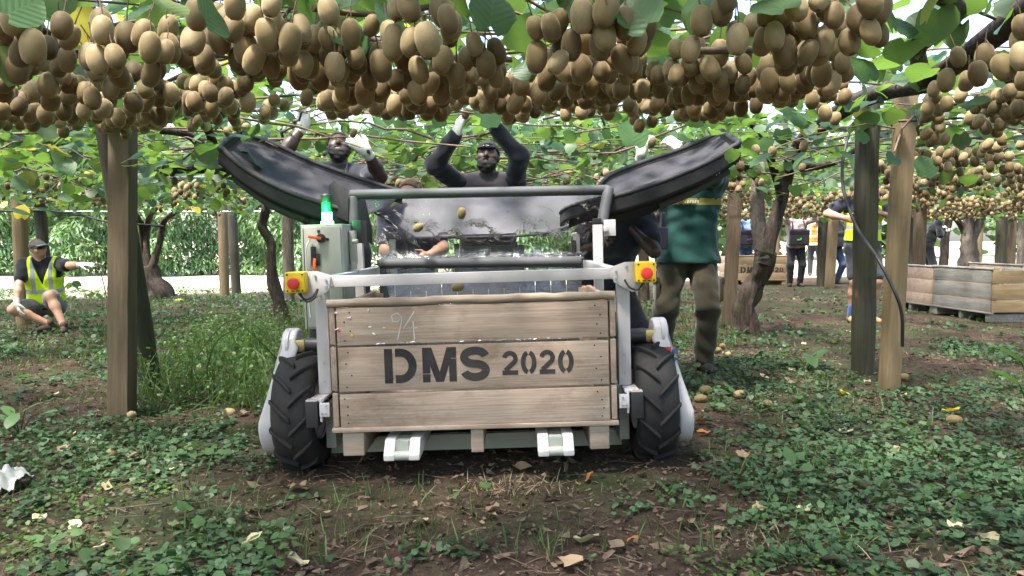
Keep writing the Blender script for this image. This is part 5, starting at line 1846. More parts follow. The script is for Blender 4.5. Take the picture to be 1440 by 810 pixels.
# unseen pergola canopy behind and beside the camera, added to block sky light
n = 15000
x = rng.uniform(-16, 16, n); y = rng.uniform(-20, 12, n)
k = ~in_canopy(x, y) & ((np.abs(x) > .72 * np.maximum(y, 0) + 3.4) | (y < -8.4))
x, y = x[k], y[k]; n = len(x)
o = scatter('shading_canopy_leaves', LEAF_LO, np.stack([x, y, 1.85 + rng.normal(0, .1, n)], -1), rng.uniform(.08, .13, n), rng.uniform(0, 6.28, n), rng.normal(0, .4, n), rng.normal(0, .4, n), M['leaf'])
tag(o, 'unseen leafy vine canopy added over the neighbouring rows to shade the scene', 'vine canopy', None, 'stuff')

# big single leaves close to the camera
LT = []
for i in range(10):
    V, F = leaf_template(16, fold=random.uniform(.1, .4), droop=random.uniform(.05, .4), tip=random.uniform(.02, .16))
    V = V + rng.normal(0, .025, V.shape)
    r_ = [.3, .5, .62, .75, .85, .9, .55, .4, .97, .7][i]
    LT.append(np_mesh('leaf', V, F, [M['leaf_near']], True, {'rnd': np.full(len(V), r_)}))
def single_leaf(p, s, ypr, k=None):
    p = Vector(p)
    v = VINES[int(nearest_vine(p.x, p.y))]
    o = link(bpy.data.objects.new('leaf', LT[random.randrange(8) if k is None else k]), v)
    o.location = p - v.location
    o.rotation_euler = ypr
    o.scale = (s, s, s)
    return o
# (pixel, depth, radius, tilt) of the leaves one notices first
for u, v_, dd, s, e, k in ((692, 18, 1.9, .060, (1.25, .2, .3), 1), (548, 30, 1.95, .052, (1.1, -.5, 1.2), 5), (868, 10, 1.75, .060, (.75, .9, .4), 4), (296, 22, 1.55, .050, (.9, 1.0, .8), 0),
                        (1090, 6, 1.7, .055, (.5, -.4, .2), 7), (762, 95, 2.3, .036, (.8, .7, 1.0), 1), (1214, 98, 2.5, .058, (1.0, -.2, .4), 2), (1195, 8, 1.9, .065, (1.2, .1, -.4), 5),
                        (470, 45, 1.9, .055, (.5, .9, .2), 0), (6, 92, 1.9, .055, (1.3, .3, .6), 8), (508, 62, 2.0, .050, (1.2, -.3, -.5), 3), (890, 190, 4.0, .085, (1.2, .1, .2), 5), (900, 20, 1.75, .060, (1.1, -.6, -.3), 5),
                        (612, 165, 3.2, .055, (.9, .8, .3), 0), (686, 160, 4.3, .085, (1.1, 1.0, .1), 1), (1268, 40, 2.4, .055, (.9, .3, .2), 0), (1300, 30, 2.6, .06, (1.1, .1, -.6), 1),
                        (938, 96, 2.6, .045, (1.2, -.5, .6), 5), (1205, 236, 6.0, .1, (1.2, .2, .4), 3), (1300, 236, 5.0, .085, (1.3, .1, .1), 3), (740, 98, 2.2, .04, (.9, -.6, .2), 1), (30, 12, 1.6, .045, (1.2, .9, .3), 5),
                        (230, 5, 1.5, .05, (.6, .2, .9), 8), (660, 80, 2.5, .045, (.9, .3, .4), 0), (1250, 22, 2.0, .05, (1.2, -.3, .9), 4)):
    single_leaf(px(u, v_, dd), s, e, k)
for i in range(95):
    yy = random.uniform(1.55, 3.3); xx = random.uniform(-.70, .72) * yy
    single_leaf((xx, yy, random.uniform(1.60, 1.86)), random.uniform(.040, .066), (random.gauss(0.4, .6), random.gauss(0, .6), random.uniform(0, 6.28)))
# leaves hanging near the pickers and at the left
for i in range(40):
    u, v_, dd = random.uniform(0, 320), random.uniform(175, 300), random.uniform(5, 8)
    single_leaf(px(u, v_, dd), random.uniform(.05, .085), (random.gauss(.5, .6), random.gauss(0, .6), random.uniform(0, 6.28)))
tag(link(bpy.data.objects.new('yellow_leaf', np_mesh('yellow_leaf', LEAF_HI[0] * .075, LEAF_HI[1], [M['yellowleaf']], True, {'rnd': np.full(len(LEAF_HI[0]), .5)}))), 'bright yellow leaf hanging on the wire above the squatting man', 'leaf')
bpy.data.objects['yellow_leaf'].location = px(31, 299, 7.3); bpy.data.objects['yellow_leaf'].rotation_euler = (1.4, .1, .1)

# ------------------------------------------------------------------ canes
cane_b = {i: MB() for i in range(len(VINES))}
def add_cane(p, ang, L_, r, droop, arch=.06):
    n = 7
    pts = []
    q = Vector(p)
    for i in range(n):
        t = i / (n - 1)
        pts.append(Vector((p[0] + math.cos(ang) * L_ * t + random.gauss(0, .02), p[1] + math.sin(ang) * L_ * t + random.gauss(0, .02), p[2] + arch * math.sin(t * 3.1) - droop * t * t + random.gauss(0, .012))))
    v = int(nearest_vine(p[0], p[1]))
    off = VINES[v].location
    cane_b[v].tube([a - off for a in pts], [r * lerp(1.1, .55, i / (n - 1)) for i in range(n)], 5)
for i in range(430):
    yy = random.uniform(1.6, 16) if i % 3 else random.uniform(4.5, 11)
    xx = random.uniform(-.75, .8) * yy
    if i % 2: ang = random.choice((0, math.pi)) + random.gauss(0, .35)
    else: ang = random.uniform(0, 6.28)
    zz = random.uniform(1.64, 1.86)
    dr = random.uniform(-.05, .22)
    if yy < 3.6: dr = random.uniform(-.08, .04)
    if abs(xx + .15) < 1.4 and 2.9 < yy < 5.8: dr = -.02; zz = random.uniform(1.72, 1.88)
    add_cane((xx, yy, zz), ang, random.uniform(.7, 2.2), random.uniform(.004, .011), dr)
# twiggy thicket seen between the pickers
for i in range(150):
    yy = random.uniform(6.3, 11); xx = random.uniform(-.22, .26) * yy
    add_cane((xx, yy, random.uniform(1.38, 1.8)), random.choice((0, math.pi)) + random.gauss(0, .5), random.uniform(.5, 1.6), random.uniform(.003, .008), random.uniform(-.05, .18))
for pts, r in (([px(720, 84, 2.4), px(600, 80, 2.35), px(560, 80, 2.3)], .009), ([px(250, 55, 2.1), px(330, 48, 2.1), px(430, 70, 2.2)], .009), ([px(960, 72, 2.1), px(1050, 70, 2.3), px(1180, 62, 2.4), px(1240, 30, 2.4)], .011),
               ([px(990, 108, 2.6), px(1050, 135, 2.8), px(1090, 118, 2.9)], .010), ([px(440, 12, 1.9), px(520, 20, 2.0), px(620, 8, 2.0)], .008)):
    v = VINES[0 if pts[0].x > 0 else 2]
    cane_b[0 if pts[0].x > 0 else 2].tube([a - v.location for a in catmull(pts, 5)], r, 6)
for i, v in enumerate(VINES):
    if cane_b[i].v:
        cane_b[i].build('canes', M['cane'], v, angle=80)['kind'] = 'stuff'

# ================================================================== KIWIFRUIT
def fruit_template(nu, nv, nub=True):
    P, F = [], []
    for i in range(nv + 1):
        t = math.pi * i / nv
        r = math.sin(t) ** .80 if 0 < i < nv else 0
        zc = math.cos(t)
        if i in (0, nv):
            P.append((0, 0, zc * .97)); continue
        for j in range(nu):
            a = 2 * math.pi * j / nu
            P.append((r * math.cos(a), r * math.sin(a), zc))
    def ix(i, j): return 0 if i == 0 else (1 + (nv - 1) * nu if i == nv else 1 + (i - 1) * nu + j % nu)
    for i in range(nv):
        for j in range(nu):
            if i == 0: F.append((ix(0, 0), ix(1, j), ix(1, j + 1)))
            elif i == nv - 1: F.append((ix(i, j + 1), ix(i, j), ix(nv, 0)))
            else: F += [(ix(i, j), ix(i + 1, j), ix(i + 1, j + 1)), (ix(i, j), ix(i + 1, j + 1), ix(i, j + 1))]
    return np.array(P, float), np.array(F)[:, ::-1][:, ::-1]
FR_HI, FR_LO = fruit_template(18, 12), fruit_template(8, 6)

cells = {}
def free_spot(p, dmin):
    c = tuple(int(math.floor(q / .07)) for q in p)
    for a in (-1, 0, 1):
        for b_ in (-1, 0, 1):
            for e in (-1, 0, 1):
                for q in cells.get((c[0] + a, c[1] + b_, c[2] + e), ()):
                    if (q[0] - p[0]) ** 2 + (q[1] - p[1]) ** 2 + ((q[2] - p[2]) * .8) ** 2 < dmin * dmin: return False
    cells.setdefault(c, []).append(p)
    return True

FR = []
def cluster(cx, cy_, cz, n, spread=.06):
    for _ in range(n * 4):
        if n <= 0: break
        a = random.uniform(0, 6.28); r = spread * math.sqrt(random.random())
        p = (cx + r * math.cos(a), cy_ + r * math.sin(a), cz - random.uniform(0, .10))
        if free_spot(p, .047):
            FR.append(p); n -= 1
random.seed(21)
# near, unpicked: heavy bunches
tries = 0
for i in range(410):
    yy = 1.72 + 2.1 * random.random() ** .85
    xx = random.uniform(-.75, .80) * yy
    if xx > .47 * yy and random.random() < .62: continue      # thinner around the right-hand limb
    if abs(xx + .15) < 1.3 and yy > 3.55: continue
    if noise.noise(Vector((xx * 1.7, yy * 1.7, 2.))) < -.26: continue
    uu_ = 720 + FPX * xx / yy
    if uu_ < 260 and yy > 1.9 and random.random() < .45: continue
    zz = 1.545 + .045 * noise.noise(Vector((xx * 1.2, yy * 1.2, 9.))) + random.uniform(-.015, .02)  - (.05 if xx < -.45 * yy else 0) + .125 * max(0, yy - 2.45)
    cluster(xx, yy, zz, random.randint(4, 9), random.uniform(.05, .09))
# right-hand rows, unpicked to the far end
for i in range(1150):
    yy = 3.8 + 13.5 * random.random() ** .9
    xx = random.uniform(1.35, .72 * yy + 1.2)
    if xx > .72 * yy + .6: continue
    if noise.noise(Vector((xx * 1.3, yy * 1.3, 6.))) < -.22: continue
    if 1.0 < xx < 1.9 and 5.0 < yy < 6.3: continue
    if 1.9 < xx < 3.6 and yy < 8.3 and xx < .48 * yy and random.random() < .85: continue     # open round the forked trunk
    if yy < 5 and xx > .45 * yy and random.random() < .6: continue
    cluster(xx, yy, 1.60 + random.uniform(-.06, .05), random.randint(4, 8), .08)
# leftovers on the picked side
for i in range(120):
    yy = random.uniform(6.2, 13); xx = random.uniform(-.68, .2) * yy
    cluster(xx, yy, 1.60 + random.uniform(-.08, .05), random.randint(2, 5), .06)
for u, v_, dd, n in ((575, 215, 6.6, 7), (462, 208, 6.4, 6), (335, 180, 4.9, 5), (1000, 130, 3.4, 6), (845, 215, 7.5, 5), (690, 130, 3.7, 6), (905, 165, 3.6, 5)):
    p = px(u, v_, dd); cluster(p.x, p.y, p.z + .04, n, .07)
FRA = np.array(FR)
u, v_, dz = to_px(FRA)
open_ = (u > 1045) & (u < 1205) & (v_ > 140) & (v_ < 320) & (dz < 8.6) & (rng.random(len(u)) < .9)     # no fruit round the forked trunk
for a0, a1, b0, b1, far_ in ((400, 462, 148, 215, 5.5), (470, 530, 160, 230, 5.2), (620, 712, 152, 215, 5.4), (885, 975, 182, 230, 5.4), (1195, 1300, 60, 125, 3.4), (1190, 1300, 112, 330, 5.0)):
    open_ |= (u > a0) & (u < a1) & (v_ > b0) & (v_ < b1) & (dz < far_)      # already picked round the hands
FRA = FRA[~open_]
u, v_, dz = to_px(FRA)
inside = (u > -15) & (u < 1455) & (v_ > -15) & (v_ < 825)
order = np.argsort(np.where(inside, dz, 1e6))
single, rest = order[:298], order[298:]
fm = []
for i in range(3):
    V, F = FR_HI
    V = V + rng.normal(0, .012, V.shape)
    fm.append(np_mesh('kiwifruit', V * np.array([.0255, .0250, .0360]), F, [M['fruit']], True, {'rnd': np.zeros(len(V))}))
# fruit stalk, one small shared mesh
stm = MB().tube([(0, 0, .032), (.002, 0, .055), (.006, .002, .085)], [.0022, .0016, .0016], 5).mesh('stalk', M['cane'])
for j in single:
    o = link(bpy.data.objects.new('kiwifruit', fm[random.randrange(3)]))
    o.location = FRA[j]
    o.rotation_euler = (random.gauss(0, .22), random.gauss(0, .22), random.uniform(0, 6.28))
    s = random.uniform(.80, 1.12); o.scale = (s, s, s * random.uniform(.94, 1.08))
    tag(o, 'brown kiwifruit hanging in a bunch from the near vine canopy', 'kiwifruit', 'kiwifruit hanging in the near canopy')
    if dz[j] < 3.2:
        link(bpy.data.objects.new('stalk', stm), o)
n = len(rest)
o = scatter('hanging_kiwifruit', fruit_template(10, 8), FRA[rest], np.stack([rng.uniform(.024, .028, n)] * 2 + [rng.uniform(.031, .037, n)], -1), rng.uniform(0, 6.28, n), rng.normal(0, .2, n), rng.normal(0, .2, n), M['fruit'])
tag(o, 'mass of brown kiwifruit hanging along the further vine rows', 'kiwifruit', None, 'stuff')

def loose_fruit(p, rot, label, s=1.0, group=None, z=None):
    o = link(bpy.data.objects.new('kiwifruit', fm[0]))
    o.location = p; o.rotation_euler = rot; o.scale = (s, s, s)
    return tag(o, label, 'kiwifruit', group)
loose_fruit(px(649, 300, 4.30), (.1, .1, 0), 'kiwifruit dropping in the air behind the clear film', .95)
loose_fruit(px(588, 320, 4.30), (.5, 1.1, 0), 'kiwifruit caught on the clear film low at the corner', .95)
loose_fruit(px(644, 403, 3.78), (.3, 1.3, 0), 'kiwifruit sliding over the film just above the bin', .95)
loose_fruit(px(497, 187, 4.92), (.4, .5, 0), 'kiwifruit in the white glove before the bearded face', .9)
loose_fruit(px(917, 200, 5.25), (.2, .3, 0), 'kiwifruit held up in the green-shirted man\'s glove', 1.05)
loose_fruit(px(655, 160, 5.02), (.2, .3, 0), 'kiwifruit between the glove fingers of the middle picker', 1.0)
GF = 'fallen kiwifruit on the ground cover'
for (u, v_), rr in zip(((185, 583), (157, 637), (322, 580), (1040, 554), (1079, 568), (1016, 486), (1009, 492), (1014, 541), (992, 548), (1000, 502), (1024, 498), (1272, 530), (1342, 590), (985, 560)), np.linspace(0, 6, 14)):
    dd = 1.02 * 1080 / (v_ - 337)
    p = px(u, v_, dd)
    for _ in range(4):
        p = px(u, v_, dd); dd += (p.z - gz(p.x, p.y) - .03) * dd / 1.0
    z = gz(p.x, p.y)
    loose_fruit((p.x, p.y, z + .028), (R(80), rr, rr * 1.3), 'pale yellow-brown kiwifruit lying fallen on the ground', random.uniform(.95, 1.15), GF)
# ================================================================== GROUND COVER
COVER = leaf_template(7, fold=.12, notch=.30, tip=.0, droop=.12)
def cover_density(x, y):
    n = .62 * noise.noise(Vector((x * .85, y * .85, 11.))) + .40 * noise.noise(Vector((x * 2.3, y * 2.3, 5.))) + .5 * noise.noise(Vector((x * 5.5, y * 5.5, 1.)))
    b_ = .10
    if x > .55 and y < 6.5: b_ += .19
    if x < -.75 and y < 3.9: b_ += .14
    if -1.0 < x < .35 and y < 3.3: b_ -= .42 * smooth((x + 1.1) / .5)
    if abs(x + .15) < .92 and 3.05 < y < 5.6: b_ -= .9
    if x > 2.4 and y > 5.2: b_ -= .22
    if 1.2 < x and 5.0 < y < 12: b_ -= .10
    return n + b_
def ground_pts(n, x0, x1, y0, y1, thr, widen=.72):
    out = []
    for _ in range(n):
        y = y0 + (y1 - y0) * random.random() ** 1.2
        x = random.uniform(-widen * y - .9, widen * y + .9)
        if not x0 < x < x1: continue
        dn = cover_density(x, y)
        if dn > thr + random.uniform(-.06, .12): out.append((x, y, dn))
    return out
random.seed(5)
pts = ground_pts(50000, -9, 9, 2.0, 7.2, .13)
pos, size = [], []
for x, y, dn in pts:
    z = gz(x, y) + .012 + abs(random.gauss(0, .5)) * .030 * (1 + max(0, dn))
    pos.append((x, y, z)); size.append(random.uniform(.007, .0185) * (1.0 + .25 * (y - 2.2) / 5))
n = len(pos); pos = np.array(pos)
o = scatter('ground_cover', COVER, pos, np.array(size), rng.uniform(0, 6.28, n), rng.normal(0, .38, n), rng.normal(0, .38, n), M['cover'], vary=.05, rnd=np.clip(rng.normal(.45, .2, n) + .9 * clumpy(pos[:, 0], pos[:, 1], .9, 3.), 0, .96))
tag(o, 'low round-leaved green ground cover spreading over the soil', 'ground cover', None, 'stuff')
# a second, broader weed and patches of small yellow-green clover
random.seed(15)
bp = []
for _ in range(900):
    y = 2.1 + 6 * random.random() ** 1.2; x = random.uniform(-.72, .72) * y
    if abs(x + .15) < 1.05 and 3.0 < y < 5.6: continue
    if noise.noise(Vector((x * 1.1, y * 1.1, 40.))) > .12:
        for q in range(3): bp.append((x + random.gauss(0, .03), y + random.gauss(0, .03), gz(x, y) + random.uniform(.03, .075)))
bp = np.array(bp); n = len(bp)
o = scatter('broad_weeds', leaf_template(9, fold=.2, notch=.1, tip=.2), bp, rng.uniform(.012, .026, n), rng.uniform(0, 6.28, n), rng.normal(0, .4, n), rng.normal(0, .4, n), M['bush'], vary=.05, rnd=rng.uniform(0, .7, n))
tag(o, 'broader-leaved weeds growing up through the ground cover', 'weeds', None, 'stuff')
bp = []
for _ in range(26000):
    y = 2.1 + 6 * random.random() ** 1.2; x = random.uniform(-.72, .72) * y
    if abs(x + .15) < 1.05 and 3.0 < y < 5.6: continue
    if noise.noise(Vector((x * .8, y * .8, 60.))) + .4 * noise.noise(Vector((x * 4, y * 4, 61.))) > .30: bp.append((x, y, gz(x, y) + random.uniform(.01, .035)))
bp = np.array(bp); n = len(bp)
o = scatter('clover', leaf_template(6, fold=.1, notch=.2), bp, rng.uniform(.006, .012, n), rng.uniform(0, 6.28, n), rng.normal(0, .4, n), rng.normal(0, .4, n), M['grass'], rnd=rng.uniform(.2, .9, n))
tag(o, 'small yellow-green clover in patches between the darker ground cover', 'clover', None, 'stuff')
C2 = leaf_template(6, fold=.1, notch=.2)
pts = ground_pts(30000, -14, 16, 6.8, 16, .0)
pos = np.array([(x, y, gz(x, y) + random.uniform(.01, .06)) for x, y, _ in pts]); n = len(pos)
o = scatter('ground_cover', C2, pos, rng.uniform(.014, .030, n), rng.uniform(0, 6.28, n), rng.normal(0, .5, n), rng.normal(0, .5, n), M['cover'], rnd=np.clip(rng.normal(.6, .25, n), 0, .93))
tag(o, 'distant green ground cover under the vines', 'ground cover', None, 'stuff')

# grass blades
BL = np.array([(-.5, 0, 0), (.5, 0, 0), (-.42, .08, .35), (.42, .08, .35), (-.28, .28, .70), (.28, .28, .70), (0, .62, 1.0)], float)
BLF = np.array([(0, 1, 3), (0, 3, 2), (2, 3, 5), (2, 5, 4), (4, 5, 6)])
def grass(name, pts, hmin, hmax, w, label, mat='grass', lean=.25):
    n = len(pts); pts = np.array(pts, float)
    h_ = rng.uniform(hmin, hmax, n)
    sz = np.stack([np.full(n, w) * rng.uniform(.7, 1.4, n), h_ * rng.uniform(.4, 1.1, n), h_], -1)
    o = scatter(name, (BL, BLF), pts, sz, rng.uniform(0, 6.28, n), rng.normal(0, lean, n), rng.normal(0, lean, n), M[mat])
    return tag(o, label, 'grass', None, 'stuff')
pts = []
for _ in range(1700):      # tall weeds left of the machine
    y = random.uniform(4.6, 8.2); x = -1.35 - random.random() ** 1.2 * 1.15 - (y - 4.6) * .20
    if noise.noise(Vector((x * 2.5, y * 2.5, 3.))) > -.25 or random.random() < .2: pts.append((x, y, gz(x, y)))
wl = [(a + random.gauss(0, .05), b_ + random.gauss(0, .05), c + random.uniform(.04, .34)) for a, b_, c in pts for _ in range(2)]
wl = np.array(wl); n = len(wl)
o = scatter('weed_leaves', leaf_template(7, notch=.1), wl, rng.uniform(.006, .017, n), rng.uniform(0, 6.28, n), rng.normal(0, .6, n), rng.normal(0, .6, n), M['grass'], vary=.05)
tag(o, 'small leaves of the tall weeds growing left of the machine wheels', 'weeds', None, 'stuff')
grass('tall_weeds', pts, .10, .42, .008, 'tall green weeds and grass growing left of the machine wheels', lean=.4)
pts = []
for _ in range(16000):
    y = 2.0 + 13 * random.random() ** 1.3; x = random.uniform(-.72 * y - .4, .72 * y + .4)
    if abs(x + .15) < 1.0 and 3.1 < y < 5.4: continue
    if noise.noise(Vector((x * 1.3, y * 1.3, 23.))) > .08 or random.random() < .08: pts.append((x, y, gz(x, y)))
grass('grass', pts, .03, .10, .0045, 'short thin grass tufts scattered between the ground cover')
pts = []
for _ in range(14000):
    y = random.uniform(6.2, 15.5); x = random.uniform(-.72 * y - .4, .3 * y)
    if noise.noise(Vector((x * .7, y * .7, 33.))) > -.12: pts.append((x, y, gz(x, y)))
grass('mid_grass', pts, .03, .11, .009, 'short green grass under the vines behind the timber posts')
pts = []
for _ in range(420):
    c = random.choice(((.05, 3.12), (-.05, 3.05), (.92, 2.45), (1.1, 2.35), (2.2, 3.0)))
    x, y = random.gauss(c[0], .12), random.gauss(c[1], .06)
    pts.append((x, y, gz(x, y) + .003))
grass('dry_grass', pts, .02, .07, .0035, 'straw-coloured dry grass in small flattened patches', 'dryleaf', lean=.9)

# litter
CH = np.array([(-1, -.5, 0), (1, -.4, .05), (.9, .5, .25), (-.2, .6, .0), (-1, .4, .18)], float)
CHF = np.array([(0, 1, 2), (0, 2, 3), (0, 3, 4)])
pos = []
for _ in range(17000):
    y = 2.0 + 8 * random.random() ** 1.5; x = random.uniform(-.72 * y - .3, .72 * y + .3)
    pos.append((x, y, gz(x, y) + random.uniform(.002, .012)))
pos = np.array(pos); n = len(pos)
sz = np.stack([rng.gamma(2, .0045, n) + .003, rng.gamma(2, .0021, n) + .0015, rng.uniform(.003, .010, n)], -1)
o = scatter('leaf_litter', (CH, CHF), pos, sz, rng.uniform(0, 6.28, n), rng.normal(0, .25, n), rng.normal(0, .25, n), M['litter'], rnd=rng.random(n), vary=.28)
tag(o, 'brown crumbs of dead leaf and bark on the bare soil', 'litter', None, 'stuff')
pos = []
for _ in range(700):
    y = 2.0 + 6 * random.random() ** 1.5; x = random.uniform(-.72 * y - .3, .72 * y + .3)
    pos.append((x, y, gz(x, y) + random.uniform(.004, .010)))
pos = np.array(pos); n = len(pos)
TW = MB().tube([(-1, 0, 0), (-.3, .06, .03), (.3, -.03, .02), (1, .05, .01)], [.9, 1, .9, .6], 5)
tv = np.array(TW.v)
tv = tv * np.array([1, 1, 1]); 
TWV = np.array(MB().tube([(-1, 0, 0), (-.3, .06, .05), (.3, -.03, .03), (1, .05, .02)], [.02, .022, .02, .012], 4, caps=False).v)
TWF = np.array(MB().tube([(-1, 0, 0), (-.3, .06, .05), (.3, -.03, .03), (1, .05, .02)], [.02, .022, .02, .012], 4, caps=False).f)
o = scatter('twigs', (TWV, TWF), pos, rng.uniform(.03, .11, n), rng.uniform(0, 6.28, n), rng.normal(0, .06, n), rng.normal(0, .06, n), M['cane'])
tag(o, 'thin brown twigs scattered on the ground', 'twigs', None, 'stuff')

# single fallen leaves
DL = {}
for kind in ('dryleaf', 'paleleaf', 'orangeleaf', 'yellowleaf'):
    DL[kind] = []
    for i in range(4):
        V, F = leaf_template(14, fold=.35, droop=-.3)
        V = V * np.array([.8, 1, 1]) + rng.normal(0, .05, V.shape)
        V[:, 2] = V[:, 2] * .8 + .28 * np.sin(V[:, 0] * 3 + i) * np.cos(V[:, 1] * 2.5 + i)
        DL[kind].append(np_mesh('fallen_leaf', V, F, [M[kind]], True, {'rnd': np.full(len(V), .2 + .2 * i)}))
LBL = {'dryleaf': 'curled brown fallen leaf lying on the soil', 'paleleaf': 'pale cream fallen leaf lying on the ground', 'orangeleaf': 'orange-brown fallen leaf on the green ground cover', 'yellowleaf': 'yellow fallen leaf on the ground'}
def ground_at(u, v_):
    dd = 1.02 * 1080 / (v_ - 337)
    for _ in range(6):
        p = px(u, v_, dd); dd = max(.5, dd * (1 + (p.z - gz(p.x, p.y)) / 1.02))
    p = px(u, v_, dd)
    return Vector((p.x, p.y, gz(p.x, p.y)))
def fallen(u, v_, s, kind):
    p = ground_at(u, v_)
    o = link(bpy.data.objects.new('fallen_leaf', random.choice(DL[kind])))
    o.location = p + Vector((0, 0, .02)); o.scale = (s, s, s)
    o.rotation_euler = (random.gauss(0, .3), random.gauss(0, .3), random.uniform(0, 6.28))
    tag(o, LBL[kind], 'leaf', {'dryleaf': 'brown fallen leaves', 'paleleaf': 'cream fallen leaves', 'orangeleaf': 'orange fallen leaves', 'yellowleaf': 'yellow fallen leaves'}[kind])
for u, v_, s, k in ((247, 661, .036, 'paleleaf'), (360, 765, .042, 'paleleaf'), (353, 722, .028, 'paleleaf'), (105, 745, .025, 'paleleaf'), (140, 778, .027, 'paleleaf'), (55, 735, .028, 'paleleaf'), (185, 647, .035, 'dryleaf'), (232, 685, .030, 'dryleaf'),
                    (90, 637, .035, 'dryleaf'), (418, 797, .038, 'paleleaf'), (825, 767, .046, 'paleleaf'), (802, 800, .046, 'dryleaf'), (735, 664, .045, 'dryleaf'), (687, 730, .030, 'dryleaf'), (592, 740, .030, 'paleleaf'), (865, 775, .034, 'dryleaf'),
                    (828, 679, .030, 'orangeleaf'), (990, 614, .034, 'orangeleaf'), (1103, 616, .034, 'orangeleaf'), (985, 598, .03, 'orangeleaf'), (890, 766, .022, 'orangeleaf'), (1190, 612, .042, 'paleleaf'), (1212, 690, .04, 'dryleaf'), (1130, 724, .034, 'paleleaf'), (1170, 797, .05, 'dryleaf'),
                    (1186, 558, .05, 'yellowleaf'), (1045, 645, .036, 'dryleaf'), (965, 742, .04, 'dryleaf'), (1010, 655, .03, 'dryleaf'), (1335, 583, .05, 'yellowleaf'), (1175, 483, .04, 'yellowleaf'), (72, 560, .06, 'paleleaf'), (130, 628, .03, 'paleleaf'),
                    (300, 600, .03, 'dryleaf'), (225, 560, .03, 'paleleaf'), (250, 425, .09, 'yellowleaf'), (1110, 540, .04, 'dryleaf'), (1075, 535, .04, 'paleleaf'), (1390, 765, .03, 'paleleaf'), (640, 780, .03, 'dryleaf'), (420, 690, .045, 'dryleaf'), (455, 728, .03, 'dryleaf'), (1260, 640, .03, 'dryleaf'), (150, 690, .028, 'paleleaf'), (1140, 610, .03, 'paleleaf')):
    fallen(u, v_, s, k)
random.seed(77)
for i in range(75):
    y = random.uniform(2.4, 9); x = random.uniform(-.68, .68) * y
    if abs(x + .15) < 1.1 and 3.1 < y < 5.5: continue
    uu, vv, _ = to_px(np.array([x, y, 0.]))
    fallen(float(uu), float(vv), random.uniform(.018, .038), random.choice(('dryleaf', 'dryleaf', 'dryleaf', 'dryleaf', 'paleleaf')))

# crumpled white film at the left edge
V = np.array([[i, j, 0] for i in np.linspace(-1, 1, 16) for j in np.linspace(-1, 1, 16)], float)
hgt = np.array([.55 * (1 - .45 * (a[0] ** 2 + a[1] ** 2)) + .35 * noise.noise(Vector((a[0] * 2.2, a[1] * 2.2, 3))) + .15 * noise.noise(Vector((a[0] * 6, a[1] * 6, 3))) for a in V])
V[:, 2] = np.maximum(hgt, .02)
V *= np.array([.085, .10, .13])
ii = np.arange(256).reshape(16, 16)
q = np.stack([ii[:-1, :-1], ii[1:, :-1], ii[1:, 1:], ii[:-1, 1:]], -1).reshape(-1, 4)
M['whitefilm'] = plain('white_film', (.40, .40, .37), .35, var=.15)
o = link(bpy.data.objects.new('plastic_bag', np_mesh('plastic_bag', V, q, [M['whitefilm']])))
p = ground_at(4, 688); o.location = p + Vector((0, 0, .01))
tag(o, 'crumpled whitish plastic bag lying on the ground cover', 'plastic bag')

# broad-leaved seedlings
SEED = [np_mesh('leaf', (lambda V: V * np.array([.62, 1, 1]))(leaf_template(14, fold=.15, notch=-.1, tip=.35, droop=.25)[0]), leaf_template(14)[1], [M['bush']], True, {'rnd': np.full(len(leaf_template(14)[0]), r_)}) for r_ in (.45, .7, .85)]
def seedling(p, leaves, label, group=None):
    t = thing('seedling', label, 'plant', p, group=group)
    for (dx, dy, dz, s, e) in leaves:
        MB().tube(catmull([(0, 0, -.01), (dx * .4, dy * .4, dz * .75), (dx * .75, dy * .75, dz * .98)], 4), .003, 5).build('stem', M['grass'], t)
        o = link(bpy.data.objects.new('leaf', random.choice(SEED)), t)
        o.location = (dx, dy, dz); o.scale = (s, s, s); o.rotation_euler = e
    return t
p = ground_at(1455, 640)
seedling(p, [(px(1412, 527, p.y).x - p.x, .0, px(1412, 527, p.y).z - p.z, .072, (.5, .1, 1.55)), (px(1432, 500, p.y).x - p.x, .05, px(1432, 500, p.y).z - p.z, .06, (.6, .3, 1.2)), (.1, .03, .22, .07, (.3, 0, -1.4))],
         'broad-leaved seedling with large pale green leaves right of the yellow timber post')
p = ground_at(1135, 520)
seedling(p, [(-.13, 0, .10, .085, (.3, .2, 1.2)), (.10, .02, .12, .075, (.4, -.1, -.9)), (.0, -.06, .09, .08, (.5, .1, .2)), (.16, .0, .06, .06, (.3, 0, -1.6))], 'low broad-leaved weed between the dark mossy post and the green-shirted man')
p = ground_at(28, 612)
seedling(p, [(-.06, 0, .14, .055, (.4, .2, .9)), (.07, .0, .16, .05, (.4, -.1, -.9)), (.0, -.06, .10, .055, (.5, .1, .1)), (.13, .02, .12, .05, (.3, 0, -1.3)), (-.12, .02, .1, .055, (.3, .1, 1.4))], 'leafy light green weed standing near the pale square post')
p = ground_at(1110, 660)
seedling(p, [(0, 0, .06, .045, (.7, .1, .1)), (.05, .03, .05, .035, (.4, .1, -1.))], 'single rounded grey-green leaf standing among the ground cover')
